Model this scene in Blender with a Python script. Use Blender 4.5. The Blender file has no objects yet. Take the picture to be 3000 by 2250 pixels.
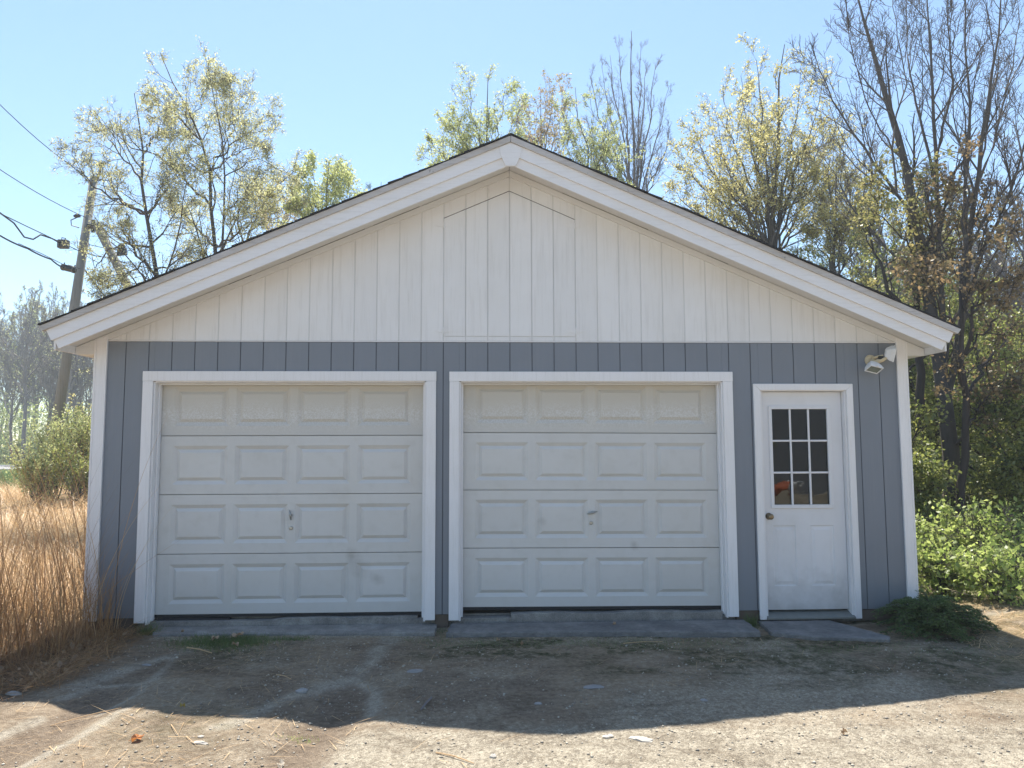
import bpy, math, random
import numpy as np
from mathutils import Vector, Matrix

random.seed(7)
rng = np.random.default_rng(11)
sc = bpy.context.scene
col = sc.collection

# ---------------------------------------------------------------- camera, sky, sun, exposure
CAM = np.array([3.2057, -6.6485, 1.5092])
RT = np.array([0.99919895, -0.03988839, -0.00321965])
FW = np.array([0.04001809, 0.99585243, 0.08170975])
UP = np.cross(RT, FW)
FPX = 2133.96
cd = bpy.data.cameras.new('camera')
cam = bpy.data.objects.new('camera', cd)
col.objects.link(cam)
cam.matrix_world = Matrix(((RT[0], UP[0], -FW[0], CAM[0]), (RT[1], UP[1], -FW[1], CAM[1]),
                           (RT[2], UP[2], -FW[2], CAM[2]), (0, 0, 0, 1)))
cd.sensor_width = 36.0
cd.lens = FPX / 3000 * 36.0
cd.clip_start = 0.05
cd.clip_end = 3000
sc.camera = cam

SUN_DIR = Vector((0.24, -2.06, -4.36)).normalized()
sun_el = math.asin(-SUN_DIR.z)
world = bpy.data.worlds.new('World')
sc.world = world
world.use_nodes = True
wn = world.node_tree
bg = wn.nodes['Background']
sky = wn.nodes.new('ShaderNodeTexSky')
sky.sky_type = 'NISHITA'
sky.sun_disc = False
sky.sun_elevation = sun_el
sky.sun_rotation = math.atan2(-SUN_DIR.x, -SUN_DIR.y)
sky.altitude = 100
sky.air_density = 1.0
sky.dust_density = 0.2
sky.ozone_density = 5.0
tint = wn.nodes.new('ShaderNodeMix')
tint.data_type = 'RGBA'
tint.blend_type = 'MULTIPLY'
tint.inputs[0].default_value = 1.0
tint.inputs[7].default_value = (1.12, 1.08, 0.97, 1)
wn.links.new(sky.outputs[0], tint.inputs[6])
wn.links.new(tint.outputs[2], bg.inputs[0])
bg.inputs[1].default_value = 0.108

sd = bpy.data.lights.new('sun', 'SUN')
sd.energy = 5.0
sd.angle = math.radians(0.53)
sd.color = (1.0, 0.94, 0.85)
sun = bpy.data.objects.new('sun', sd)
col.objects.link(sun)
sun.rotation_euler = SUN_DIR.to_track_quat('-Z', 'Y').to_euler()
sun.location = (0, 0, 30)

sc.view_settings.view_transform = 'Standard'
sc.view_settings.look = 'None'
sc.view_settings.gamma = 1
sc.view_settings.use_curve_mapping = False
sc.view_settings.exposure = 1.12
sc.cycles.use_denoising = True
sc.cycles.max_bounces = 6
sc.cycles.diffuse_bounces = 4
sc.cycles.transparent_max_bounces = 6


def at(px, py, Y):
    """point on the vertical plane y=Y seen at (px,py) of the 2212 px wide view of the photograph"""
    u, v = px * 1.3562, py * 1.3562
    d = RT * (u - 1500) / FPX - UP * (v - 1125) / FPX + FW
    return CAM + d * (Y - CAM[1]) / d[1]


# ---------------------------------------------------------------- small helpers
def V3(a):
    return np.asarray(a, dtype=float)


def new_mesh(name, verts, faces, mats=(), mat_idx=None, smooth=False):
    me = bpy.data.meshes.new(name)
    v = np.asarray(verts, dtype=np.float32).reshape(-1, 3)
    if isinstance(faces, np.ndarray):
        nf, k = faces.shape
        me.vertices.add(len(v))
        me.vertices.foreach_set('co', v.ravel())
        me.loops.add(nf * k)
        me.loops.foreach_set('vertex_index', faces.astype(np.int32).ravel())
        me.polygons.add(nf)
        me.polygons.foreach_set('loop_start', np.arange(0, nf * k, k, dtype=np.int32))
        me.update(calc_edges=True)
    else:
        me.from_pydata(v.tolist(), [], faces)
        me.update()
    for m in mats:
        me.materials.append(m)
    if mat_idx is not None:
        me.polygons.foreach_set('material_index', np.asarray(mat_idx, dtype=np.int32))
    if smooth:
        me.polygons.foreach_set('use_smooth', np.ones(len(me.polygons), dtype=bool))
    me.validate()
    return me


def link(name, me, parent=None, loc=None):
    o = bpy.data.objects.new(name, me)
    col.objects.link(o)
    if parent is not None:
        o.parent = parent
    if loc is not None:
        o.location = loc
    return o


def tag(o, label=None, cat=None, group=None, kind=None):
    if label: o['label'] = label
    if cat: o['category'] = cat
    if group: o['group'] = group
    if kind: o['kind'] = kind
    return o


def thing(name, label, cat, loc=(0, 0, 0), group=None):
    o = bpy.data.objects.new(name, None)
    o.empty_display_size = 0.2
    col.objects.link(o)
    o.location = loc
    return tag(o, label, cat, group)


class MB:
    def __init__(self):
        self.v, self.f = [], []

    def add(self, vs, fs):
        n = len(self.v)
        self.v += [tuple(map(float, p)) for p in vs]
        self.f += [[i + n for i in f] for f in fs]
        return self

    def box(self, x0, x1, y0, y1, z0, z1):
        return self.add([(x0, y0, z0), (x1, y0, z0), (x1, y1, z0), (x0, y1, z0), (x0, y0, z1), (x1, y0, z1), (x1, y1, z1), (x0, y1, z1)],
                        [[0, 3, 2, 1], [4, 5, 6, 7], [0, 1, 5, 4], [1, 2, 6, 5], [2, 3, 7, 6], [3, 0, 4, 7]])

    def prism_y(self, poly, y0, y1):
        """polygon in (x,z), extruded from y0 (front) to y1"""
        n = len(poly)
        a = sum(poly[i][0] * poly[(i + 1) % n][1] - poly[(i + 1) % n][0] * poly[i][1] for i in range(n))
        if a < 0: poly = poly[::-1]
        vs = [(x, y0, z) for x, z in poly] + [(x, y1, z) for x, z in poly]
        fs = [list(range(n)), list(range(2 * n - 1, n - 1, -1))]
        fs += [[(i + 1) % n, i, i + n, (i + 1) % n + n] for i in range(n)]
        return self.add(vs, fs)

    def prism_z(self, poly, z0, z1):
        n = len(poly)
        a = sum(poly[i][0] * poly[(i + 1) % n][1] - poly[(i + 1) % n][0] * poly[i][1] for i in range(n))
        if a < 0: poly = poly[::-1]
        vs = [(x, y, z0) for x, y in poly] + [(x, y, z1) for x, y in poly]
        fs = [list(range(n - 1, -1, -1)), list(range(n, 2 * n))]
        fs += [[i, (i + 1) % n, (i + 1) % n + n, i + n] for i in range(n)]
        return self.add(vs, fs)

    def tube(self, pts, rad, sides=8, cap=True):
        pts = [Vector(p) for p in pts]
        n = len(pts)
        if not hasattr(rad, '__len__'): rad = [rad] * n
        base = len(self.v)
        t0 = (pts[1] - pts[0]).normalized()
        u = t0.orthogonal().normalized()
        for i, p in enumerate(pts):
            t = (pts[min(i + 1, n - 1)] - pts[max(i - 1, 0)]).normalized()
            u = (u - t * u.dot(t)).normalized()
            w = t.cross(u)
            for k in range(sides):
                a = 2 * math.pi * k / sides
                self.v.append(tuple(p + (u * math.cos(a) + w * math.sin(a)) * rad[i]))
        for i in range(n - 1):
            for k in range(sides):
                a, b = base + i * sides + k, base + i * sides + (k + 1) % sides
                self.f.append([a, b, b + sides, a + sides])
        if cap:
            self.f.append([base + k for k in range(sides)][::-1])
            self.f.append([base + (n - 1) * sides + k for k in range(sides)])
        return self

    def build(self, name, m, parent=None, bevel=0.0, smooth=False, loc=None, seg=1):
        me = new_mesh(name, self.v, self.f, [m], smooth=smooth)
        o = link(name, me, parent, loc)
        if bevel:
            b = o.modifiers.new('bevel', 'BEVEL')
            b.width = bevel
            b.segments = seg
            b.limit_method = 'ANGLE'
            b.angle_limit = math.radians(40)
        return o


# ---------------------------------------------------------------- materials
class NT:
    def __init__(self, name):
        self.m = bpy.data.materials.new(name)
        self.m.use_nodes = True
        self.t = self.m.node_tree
        self.bsdf = self.t.nodes['Principled BSDF']
        self.out = self.t.nodes['Material Output']

    def n(self, typ, **kw):
        nd = self.t.nodes.new(typ)
        for k, v in kw.items():
            if k.startswith('i_'):
                key = k[2:]
                nd.inputs[int(key) if key.isdigit() else key].default_value = v
            else:
                setattr(nd, k, v)
        return nd

    def l(self, a, b):
        self.t.links.new(a, b)

    def coords(self, scale=(1, 1, 1), kind='Object'):
        if kind == 'world':
            src = self.n('ShaderNodeNewGeometry').outputs['Position']
        else:
            src = self.n('ShaderNodeTexCoord').outputs[kind]
        mp = self.n('ShaderNodeMapping')
        mp.inputs['Scale'].default_value = scale
        self.l(src, mp.inputs[0])
        return mp.outputs[0]

    def noise(self, vec, scale, detail=4, rough=0.6):
        nd = self.n('ShaderNodeTexNoise')
        nd.inputs['Scale'].default_value = scale
        nd.inputs['Detail'].default_value = detail
        nd.inputs['Roughness'].default_value = rough
        self.l(vec, nd.inputs['Vector'])
        return nd.outputs['Fac']

    def ramp(self, fac, stops):
        r = self.n('ShaderNodeValToRGB')
        e = r.color_ramp.elements
        while len(e) < len(stops): e.new(0.5)
        for i, (p, c) in enumerate(stops):
            e[i].position = p
            if not hasattr(c, '__len__'): c = (c, c, c)
            e[i].color = (*c, 1)
        self.l(fac, r.inputs[0])
        return r.outputs[0]

    def mix(self, fac, a, b, mode='MIX'):
        m = self.n('ShaderNodeMix', data_type='RGBA', blend_type=mode)
        for i, x in ((0, fac), (6, a), (7, b)):
            if isinstance(x, (int, float)): m.inputs[i].default_value = x
            elif isinstance(x, tuple): m.inputs[i].default_value = (*x, 1) if len(x) == 3 else x
            else: self.l(x, m.inputs[i])
        return m.outputs[2]

    def math(self, op, a, b=0.0, c=None):
        m = self.n('ShaderNodeMath', operation=op)
        for i, x in enumerate((a, b) if c is None else (a, b, c)):
            if isinstance(x, (int, float)): m.inputs[i].default_value = x
            else: self.l(x, m.inputs[i])
        return m.outputs[0]

    def bump(self, h, strength=0.3, dist=0.01):
        b = self.n('ShaderNodeBump')
        b.inputs['Strength'].default_value = strength
        b.inputs['Distance'].default_value = dist
        self.l(h, b.inputs['Height'])
        self.l(b.outputs[0], self.bsdf.inputs['Normal'])


def paint(name, c, dirt=(0.35, 0.33, 0.28), amt=0.25, rough=0.55, grain=0.25, gscale=(60, 60, 3.0), chips=None, lowdirt=0.0, smudge=()):
    k = NT(name)
    vec = k.coords(kind='world')
    big = k.noise(vec, 1.7, 5, 0.65)
    gv = k.coords(gscale, 'world')
    gr = k.noise(gv, 1.0, 5, 0.6)
    f1 = k.ramp(big, [(0.42, 0.0), (0.75, 1.0)])
    base = k.mix(k.math('MULTIPLY', f1, amt), c, tuple(x * y for x, y in zip(c, (0.86, 0.84, 0.78))))
    f2 = k.ramp(gr, [(0.50, 0.0), (0.72, 1.0)])
    base = k.mix(k.math('MULTIPLY', f2, amt * 0.45), base, dirt)
    oi = k.n('ShaderNodeObjectInfo')
    v = k.math('MULTIPLY_ADD', oi.outputs['Random'], 0.05, 0.975)
    hv = k.n('ShaderNodeHueSaturation')
    k.l(v, hv.inputs['Value'])
    k.l(base, hv.inputs['Color'])
    base = hv.outputs[0]
    if lowdirt:
        sep = k.n('ShaderNodeSeparateXYZ')
        k.l(k.n('ShaderNodeNewGeometry').outputs['Position'], sep.inputs[0])
        zz = k.math('MULTIPLY_ADD', k.noise(vec, 9, 5), 0.5, sep.outputs[2])
        low = k.ramp(zz, [(0.10, 1.0), (0.62, 0.0)])
        base = k.mix(k.math('MULTIPLY', low, lowdirt), base, (0.20, 0.19, 0.15))
    if smudge:
        for (sx, sz, sr, sa) in smudge:
            dn_ = k.n('ShaderNodeVectorMath', operation='DISTANCE'); dn_.inputs[1].default_value = (sx, 0.1, sz)
            k.l(k.n('ShaderNodeNewGeometry').outputs['Position'], dn_.inputs[0])
            sm = k.math('ADD', dn_.outputs['Value'], k.math('MULTIPLY_ADD', k.noise(vec, 14, 5), sr * 1.4, -sr * 0.7))
            base = k.mix(k.math('MULTIPLY', k.ramp(sm, [(0.0, 1.0), (sr, 0.0)]), sa), base, (0.22, 0.20, 0.17))
    if chips:
        cv = k.coords((24, 24, 7), 'world')
        sp_ = k.n('ShaderNodeSeparateXYZ')
        k.l(k.n('ShaderNodeNewGeometry').outputs['Position'], sp_.inputs[0])
        lowz = k.n('ShaderNodeMapRange'); lowz.inputs[1].default_value = 0.30; lowz.inputs[2].default_value = -0.08; lowz.inputs[4].default_value = 0.10
        k.l(sp_.outputs[2], lowz.inputs[0])
        ch = k.math('ADD', k.noise(cv, 1.0, 6, 0.7), lowz.outputs[0])
        f3 = k.ramp(ch, [(chips, 0.0), (chips + 0.015, 1.0)])
        base = k.mix(f3, base, (0.22, 0.20, 0.17))
    k.l(base, k.bsdf.inputs['Base Color'])
    k.bsdf.inputs['Roughness'].default_value = rough
    k.bump(gr, grain, 0.004)
    return k.m


def plain(name, c, rough=0.6, metal=0.0, nscale=30, amt=0.25, bump=0.1):
    k = NT(name)
    vec = k.coords()
    nz = k.noise(vec, nscale, 4)
    base = k.mix(k.math('MULTIPLY', nz, amt), c, tuple(x * 0.5 for x in c))
    k.l(base, k.bsdf.inputs['Base Color'])
    k.bsdf.inputs['Roughness'].default_value = rough
    k.bsdf.inputs['Metallic'].default_value = metal
    k.bump(nz, bump, 0.003)
    return k.m


def leafmat(name, c1, c2, trans=0.5, scale=1.2):
    k = NT(name)
    g = k.n('ShaderNodeNewGeometry')
    nz = k.noise(k.coords(kind='world'), scale, 2)
    f = k.math('ADD', k.math('MULTIPLY', g.outputs['Random Per Island'], 0.75), k.math('MULTIPLY_ADD', nz, 1.0, -0.38))
    base = k.mix(f, c1, c2)
    d = k.n('ShaderNodeBsdfDiffuse')
    tr = k.n('ShaderNodeBsdfTranslucent')
    k.l(base, d.inputs[0])
    k.l(base, tr.inputs[0])
    ms = k.n('ShaderNodeMixShader')
    ms.inputs[0].default_value = trans
    k.l(d.outputs[0], ms.inputs[1])
    k.l(tr.outputs[0], ms.inputs[2])
    gl = k.n('ShaderNodeBsdfGlossy')
    gl.inputs['Roughness'].default_value = 0.45
    m2 = k.n('ShaderNodeMixShader')
    m2.inputs[0].default_value = 0.05
    k.l(ms.outputs[0], m2.inputs[1])
    k.l(gl.outputs[0], m2.inputs[2])
    k.l(m2.outputs[0], k.out.inputs[0])
    return k.m


M = {}
M['white'] = paint('white_trim_paint', (0.83, 0.82, 0.83), amt=0.30, grain=0.25, chips=0.735)
M['white_siding'] = paint('white_siding_paint', (0.79, 0.785, 0.785), amt=0.35, grain=0.30, gscale=(38, 38, 2.2))
M['blue'] = paint('blue_grey_siding_paint', (0.205, 0.228, 0.265), dirt=(0.27, 0.28, 0.30), amt=0.35, grain=0.3, gscale=(45, 45, 2.2), lowdirt=0.25)
M['rake'] = paint('rake_board_paint', (0.80, 0.80, 0.82), amt=0.35, grain=0.15, gscale=(4, 60, 50), chips=0.745)
M['rakestrip'] = paint('weathered_strip_paint', (0.52, 0.50, 0.49), dirt=(0.25, 0.22, 0.2), amt=0.9, grain=0.3, gscale=(5, 60, 60), chips=0.66)
M['cream'] = paint('cream_frieze_paint', (0.73, 0.725, 0.72), amt=0.25, grain=0.15, gscale=(6, 50, 40))
M['door'] = paint('door_steel_paint', (0.64, 0.635, 0.62), dirt=(0.4, 0.38, 0.33), amt=0.35, rough=0.42, grain=0.05, gscale=(9, 9, 9), lowdirt=0.12, smudge=((2.10, 0.38, 0.11, 0.25), (2.02, 0.50, 0.08, 0.4), (4.60, 0.57, 0.05, 0.3), (2.25, 0.30, 0.08, 0.3), (3.75, 0.80, 0.05, 0.25)))
M['entry'] = paint('entry_door_paint', (0.74, 0.74, 0.76), amt=0.25, rough=0.4, grain=0.05, gscale=(7, 7, 5), lowdirt=0.55)
M['seal'] = plain('black_rubber', (0.02, 0.02, 0.022), 0.7)
M['dark'] = plain('dark_interior', (0.05, 0.045, 0.04), 0.9)
M['shingle'] = plain('asphalt_shingle', (0.035, 0.035, 0.04), 0.95, nscale=120, amt=0.6, bump=0.6)
M['drip'] = plain('aged_metal_edge', (0.10, 0.10, 0.10), 0.6, 0.3)
M['concrete'] = None
M['sillwood'] = plain('bare_sill_board', (0.14, 0.11, 0.085), 0.85, nscale=12, amt=0.7)
M['threshold'] = plain('worn_aluminium_threshold', (0.26, 0.27, 0.25), 0.55, 0.2, nscale=14, amt=0.6)
M['brass'] = plain('tarnished_brass', (0.26, 0.21, 0.14), 0.35, 0.85, nscale=50)
M['steel'] = plain('zinc_steel', (0.42, 0.42, 0.40), 0.35, 0.8)
M['lampwhite'] = plain('white_enamel', (0.78, 0.79, 0.80), 0.35, amt=0.08)
M['lampcream'] = plain('yellowed_plastic', (0.62, 0.52, 0.34), 0.5, amt=0.12)
M['lampglass'] = plain('lamp_lens_glass', (0.22, 0.25, 0.22), 0.12, amt=0.3)
M['black'] = plain('black_plastic', (0.02, 0.02, 0.02), 0.4)
M['wire'] = plain('cable_sheath', (0.025, 0.026, 0.03), 0.6)
M['polewood'] = paint('weathered_pole_wood', (0.235, 0.235, 0.22), dirt=(0.10, 0.09, 0.075), amt=0.9, rough=0.9, grain=0.8, gscale=(30, 30, 1.2))
M['bark'] = paint('grey_brown_bark', (0.115, 0.10, 0.09), dirt=(0.05, 0.043, 0.038), amt=0.9, rough=0.95, grain=1.0, gscale=(25, 25, 6))
M['bark_grey'] = paint('grey_bark', (0.20, 0.18, 0.175), dirt=(0.09, 0.08, 0.078), amt=0.7, rough=0.95, grain=0.8, gscale=(25, 25, 6))
M['bark_dark'] = paint('dark_rough_bark', (0.075, 0.062, 0.055), dirt=(0.035, 0.030, 0.026), amt=0.9, rough=0.95, grain=1.0, gscale=(22, 22, 5))
M['leaf_olive'] = leafmat('leaf_young_olive', (0.46, 0.46, 0.18), (0.76, 0.73, 0.42), 0.62)
M['leaf_lime'] = leafmat('leaf_young_lime', (0.38, 0.43, 0.14), (0.68, 0.70, 0.34), 0.6)
M['leaf_yellow'] = leafmat('leaf_flower_yellow', (0.46, 0.43, 0.14), (0.80, 0.72, 0.34), 0.6)
M['leaf_red'] = leafmat('leaf_young_red', (0.15, 0.13, 0.06), (0.42, 0.28, 0.14), 0.55)
M['leaf_pink'] = leafmat('leaf_bud_pink', (0.40, 0.27, 0.17), (0.55, 0.48, 0.22), 0.45)
M['leaf_dark'] = leafmat('leaf_understory', (0.12, 0.17, 0.045), (0.42, 0.43, 0.12), 0.58)
M['leaf_bright'] = leafmat('leaf_raspberry_green', (0.22, 0.32, 0.07), (0.60, 0.66, 0.22), 0.62)
M['needle'] = leafmat('spruce_needle', (0.05, 0.10, 0.035), (0.17, 0.24, 0.07), 0.2)
M['pine'] = leafmat('pine_needle', (0.05, 0.10, 0.06), (0.10, 0.16, 0.09), 0.2)
M['straw'] = leafmat('dry_straw', (0.17, 0.085, 0.04), (0.60, 0.37, 0.17), 0.25, 0.8)
M['straw_pale'] = leafmat('dry_straw_pale', (0.42, 0.26, 0.13), (0.84, 0.62, 0.36), 0.3, 0.6)
M['grass'] = leafmat('green_grass', (0.08, 0.14, 0.035), (0.22, 0.28, 0.09), 0.4, 3)
M['deadleaf'] = leafmat('dead_leaf', (0.22, 0.13, 0.07), (0.42, 0.30, 0.18), 0.2, 5)


def concrete_mat():
    k = NT('worn_concrete')
    v = k.coords(kind='world')
    a = k.noise(v, 5, 6, 0.7)
    b = k.noise(v, 90, 4, 0.7)
    c = k.ramp(a, [(0.32, (0.13, 0.12, 0.11)), (0.52, (0.25, 0.235, 0.21)), (0.70, (0.42, 0.40, 0.36))])
    c = k.mix(0.35, c, k.ramp(b, [(0.3, 0.08), (0.7, 0.42)]))
    k.l(c, k.bsdf.inputs['Base Color'])
    k.bsdf.inputs['Roughness'].default_value = 0.92
    k.bump(b, 0.5, 0.006)
    return k.m


def slate_mat():
    k = NT('dark_stone_slab')
    v = k.coords(kind='world')
    a = k.noise(v, 4, 7, 0.72)
    b = k.noise(k.coords((3, 9, 9), 'world'), 7, 5, 0.7)
    c = k.ramp(a, [(0.30, (0.09, 0.09, 0.095)), (0.50, (0.18, 0.175, 0.17)), (0.70, (0.30, 0.29, 0.275))])
    c = k.mix(0.3, c, k.ramp(b, [(0.35, 0.06), (0.7, 0.30)]))
    k.l(c, k.bsdf.inputs['Base Color'])
    k.bsdf.inputs['Roughness'].default_value = 0.85
    k.bump(b, 0.6, 0.01)
    return k.m


M['concrete'] = concrete_mat()
M['slate'] = slate_mat()


def ground_mat():
    k = NT('dirt_and_gravel')
    v = k.coords(kind='world')

    def attr(nm):
        return k.n('ShaderNodeAttribute', attribute_name=nm).outputs['Fac']
    fine = k.noise(v, 190, 3, 0.75)
    mid = k.noise(v, 28, 5, 0.7)
    big = k.noise(v, 1.3, 5, 0.6)
    vo = k.n('ShaderNodeTexVoronoi')
    vo.inputs['Scale'].default_value = 120
    k.l(v, vo.inputs['Vector'])
    cell = vo.outputs['Color']
    vo2 = k.n('ShaderNodeTexVoronoi')
    vo2.inputs['Scale'].default_value = 52
    k.l(v, vo2.inputs['Vector'])
    bw = k.n('ShaderNodeRGBToBW')
    k.l(k.mix(0.55, cell, vo2.outputs['Color']), bw.inputs[0])
    dirt = k.ramp(big, [(0.3, (0.23, 0.175, 0.125)), (0.7, (0.40, 0.315, 0.225))])
    dirt = k.mix(0.35, dirt, k.ramp(mid, [(0.35, (0.16, 0.12, 0.08)), (0.65, (0.54, 0.44, 0.32))]))
    gravel = k.ramp(bw.outputs[0], [(0.22, (0.18, 0.15, 0.115)), (0.48, (0.38, 0.33, 0.255)), (0.78, (0.64, 0.57, 0.45))])
    gravel = k.mix(0.35, gravel, k.ramp(fine, [(0.35, (0.14, 0.12, 0.09)), (0.65, (0.68, 0.60, 0.47))]))
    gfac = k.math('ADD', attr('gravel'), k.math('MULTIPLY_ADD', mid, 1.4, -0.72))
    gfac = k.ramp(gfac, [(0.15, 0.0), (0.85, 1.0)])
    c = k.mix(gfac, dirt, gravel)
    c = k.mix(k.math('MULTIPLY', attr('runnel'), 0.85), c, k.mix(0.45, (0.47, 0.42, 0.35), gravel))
    c = k.mix(k.math('MULTIPLY', attr('rutdirt_shade'), 0.8), c, k.ramp(mid, [(0.3, (0.15, 0.115, 0.085)), (0.7, (0.29, 0.225, 0.165))]))
    moss = k.ramp(mid, [(0.3, (0.045, 0.050, 0.022)), (0.55, (0.10, 0.095, 0.045)), (0.75, (0.19, 0.15, 0.09))])
    mf = k.math('MULTIPLY', attr('moss'), k.ramp(k.noise(v, 9, 6, 0.75), [(0.38, 0.0), (0.58, 1.0)]))
    c = k.mix(mf, c, moss)
    strawc = k.ramp(k.noise(v, 20, 5, 0.7), [(0.3, (0.24, 0.16, 0.08)), (0.7, (0.60, 0.45, 0.26))])
    c = k.mix(attr('straw'), c, strawc)
    greenc = k.ramp(k.noise(v, 6, 5, 0.7), [(0.3, (0.07, 0.10, 0.03)), (0.7, (0.19, 0.23, 0.08))])
    c = k.mix(attr('green'), c, greenc)
    litter = k.ramp(k.noise(v, 12, 6, 0.75), [(0.3, (0.05, 0.038, 0.026)), (0.7, (0.20, 0.15, 0.10))])
    c = k.mix(attr('litter'), c, litter)
    sp = k.ramp(k.noise(v, 60, 2, 0.5), [(0.70, 0.0), (0.73, 1.0)])
    c = k.mix(k.math('MULTIPLY', sp, 0.6), c, (0.55, 0.52, 0.46))
    pat = k.ramp(k.noise(k.coords((1.0, 1.8, 1), 'world'), 2.6, 7, 0.72), [(0.34, (0.66, 0.63, 0.60)), (0.50, (1.0, 1.0, 0.99)), (0.70, (1.15, 1.15, 1.13))])
    c = k.mix(1.0, c, pat, 'MULTIPLY')
    k.l(c, k.bsdf.inputs['Base Color'])
    k.bsdf.inputs['Roughness'].default_value = 0.95
    k.bsdf.inputs['Specular IOR Level'].default_value = 0.2
    h = k.math('ADD', k.math('MULTIPLY', vo.outputs['Distance'], -0.9), k.math('ADD', fine, mid))
    k.bump(h, 0.9, 0.014)
    return k.m


# ---------------------------------------------------------------- ground heights
_perm = rng.permutation(4096)


def vnoise(x, y):
    xi, yi = np.floor(x).astype(int), np.floor(y).astype(int)
    xf, yf = x - xi, y - yi
    xf, yf = xf * xf * (3 - 2 * xf), yf * yf * (3 - 2 * yf)

    def h(a, b):
        return _perm[(_perm[a & 4095] + b) & 4095] / 4095.0
    return (h(xi, yi) * (1 - xf) + h(xi + 1, yi) * xf) * (1 - yf) + (h(xi, yi + 1) * (1 - xf) + h(xi + 1, yi + 1) * xf) * yf


def fbm(x, y, oct=4):
    s, a, t = 0, 1.0, 0
    for i in range(oct):
        s = s + a * vnoise(x * 2 ** i + 17 * i, y * 2 ** i - 9 * i)
        t += a
        a *= 0.5
    return s / t


def sstep(a, b, x):
    t = np.clip((x - a) / (b - a), 0, 1)
    return t * t * (3 - 2 * t)


def seg_dist(x, y, pts):
    d = np.full(np.shape(x), 1e9)
    for (x0, y0), (x1, y1) in zip(pts[:-1], pts[1:]):
        dx, dy = x1 - x0, y1 - y0
        t = np.clip(((x - x0) * dx + (y - y0) * dy) / (dx * dx + dy * dy), 0, 1)
        d = np.minimum(d, np.hypot(x - x0 - t * dx, y - y0 - t * dy))
    return d


RUT1 = [(0.66, -0.25), (0.72, -1.0), (0.75, -1.9), (0.66, -2.7), (0.5, -4)]
RUT2 = [(2.42, -0.4), (2.34, -1.3), (2.30, -2.1), (2.2, -3.0), (2.0, -5)]


def height(x, y):
    x, y = np.asarray(x, float), np.asarray(y, float)
    z = np.full(x.shape, -0.115)
    z = z + 0.10 * sstep(7.0, 8.2, x) * sstep(-3.0, 0.5, y)
    z = z + 0.10 * sstep(0.0, -1.2, x)
    z = z + 0.115 * sstep(7, 14, y) * (np.abs(x - 3.45) < 50)
    far = sstep(2, 12, np.hypot(x - 3.4, np.maximum(np.abs(y + 1) - 3, 0)) - 4)
    z = z * (1 - far) + 0.0 * far
    near = (1 - far)
    z = z + near * 0.030 * (fbm(x * 1.1, y * 1.1, 3) - 0.5)
    z = z + near * 0.010 * (fbm(x * 9, y * 9, 3) - 0.5)
    d1, d2 = seg_dist(x, y, RUT1), seg_dist(x, y, RUT2)
    for d, amp in ((d1, 0.038), (d2, 0.034)):
        m = sstep(-0.9, -1.6, y)
        z = z - amp * m * np.exp(-(d / 0.17) ** 2) + 0.35 * amp * m * np.exp(-((d - 0.33) / 0.13) ** 2)
    z = z + far * 0.25 * (fbm(x * 0.08, y * 0.08, 3) - 0.5) * sstep(10, 30, np.hypot(x - 3, y))
    return z


def hz(x, y):
    return float(height(np.array([x]), np.array([y]))[0])


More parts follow.
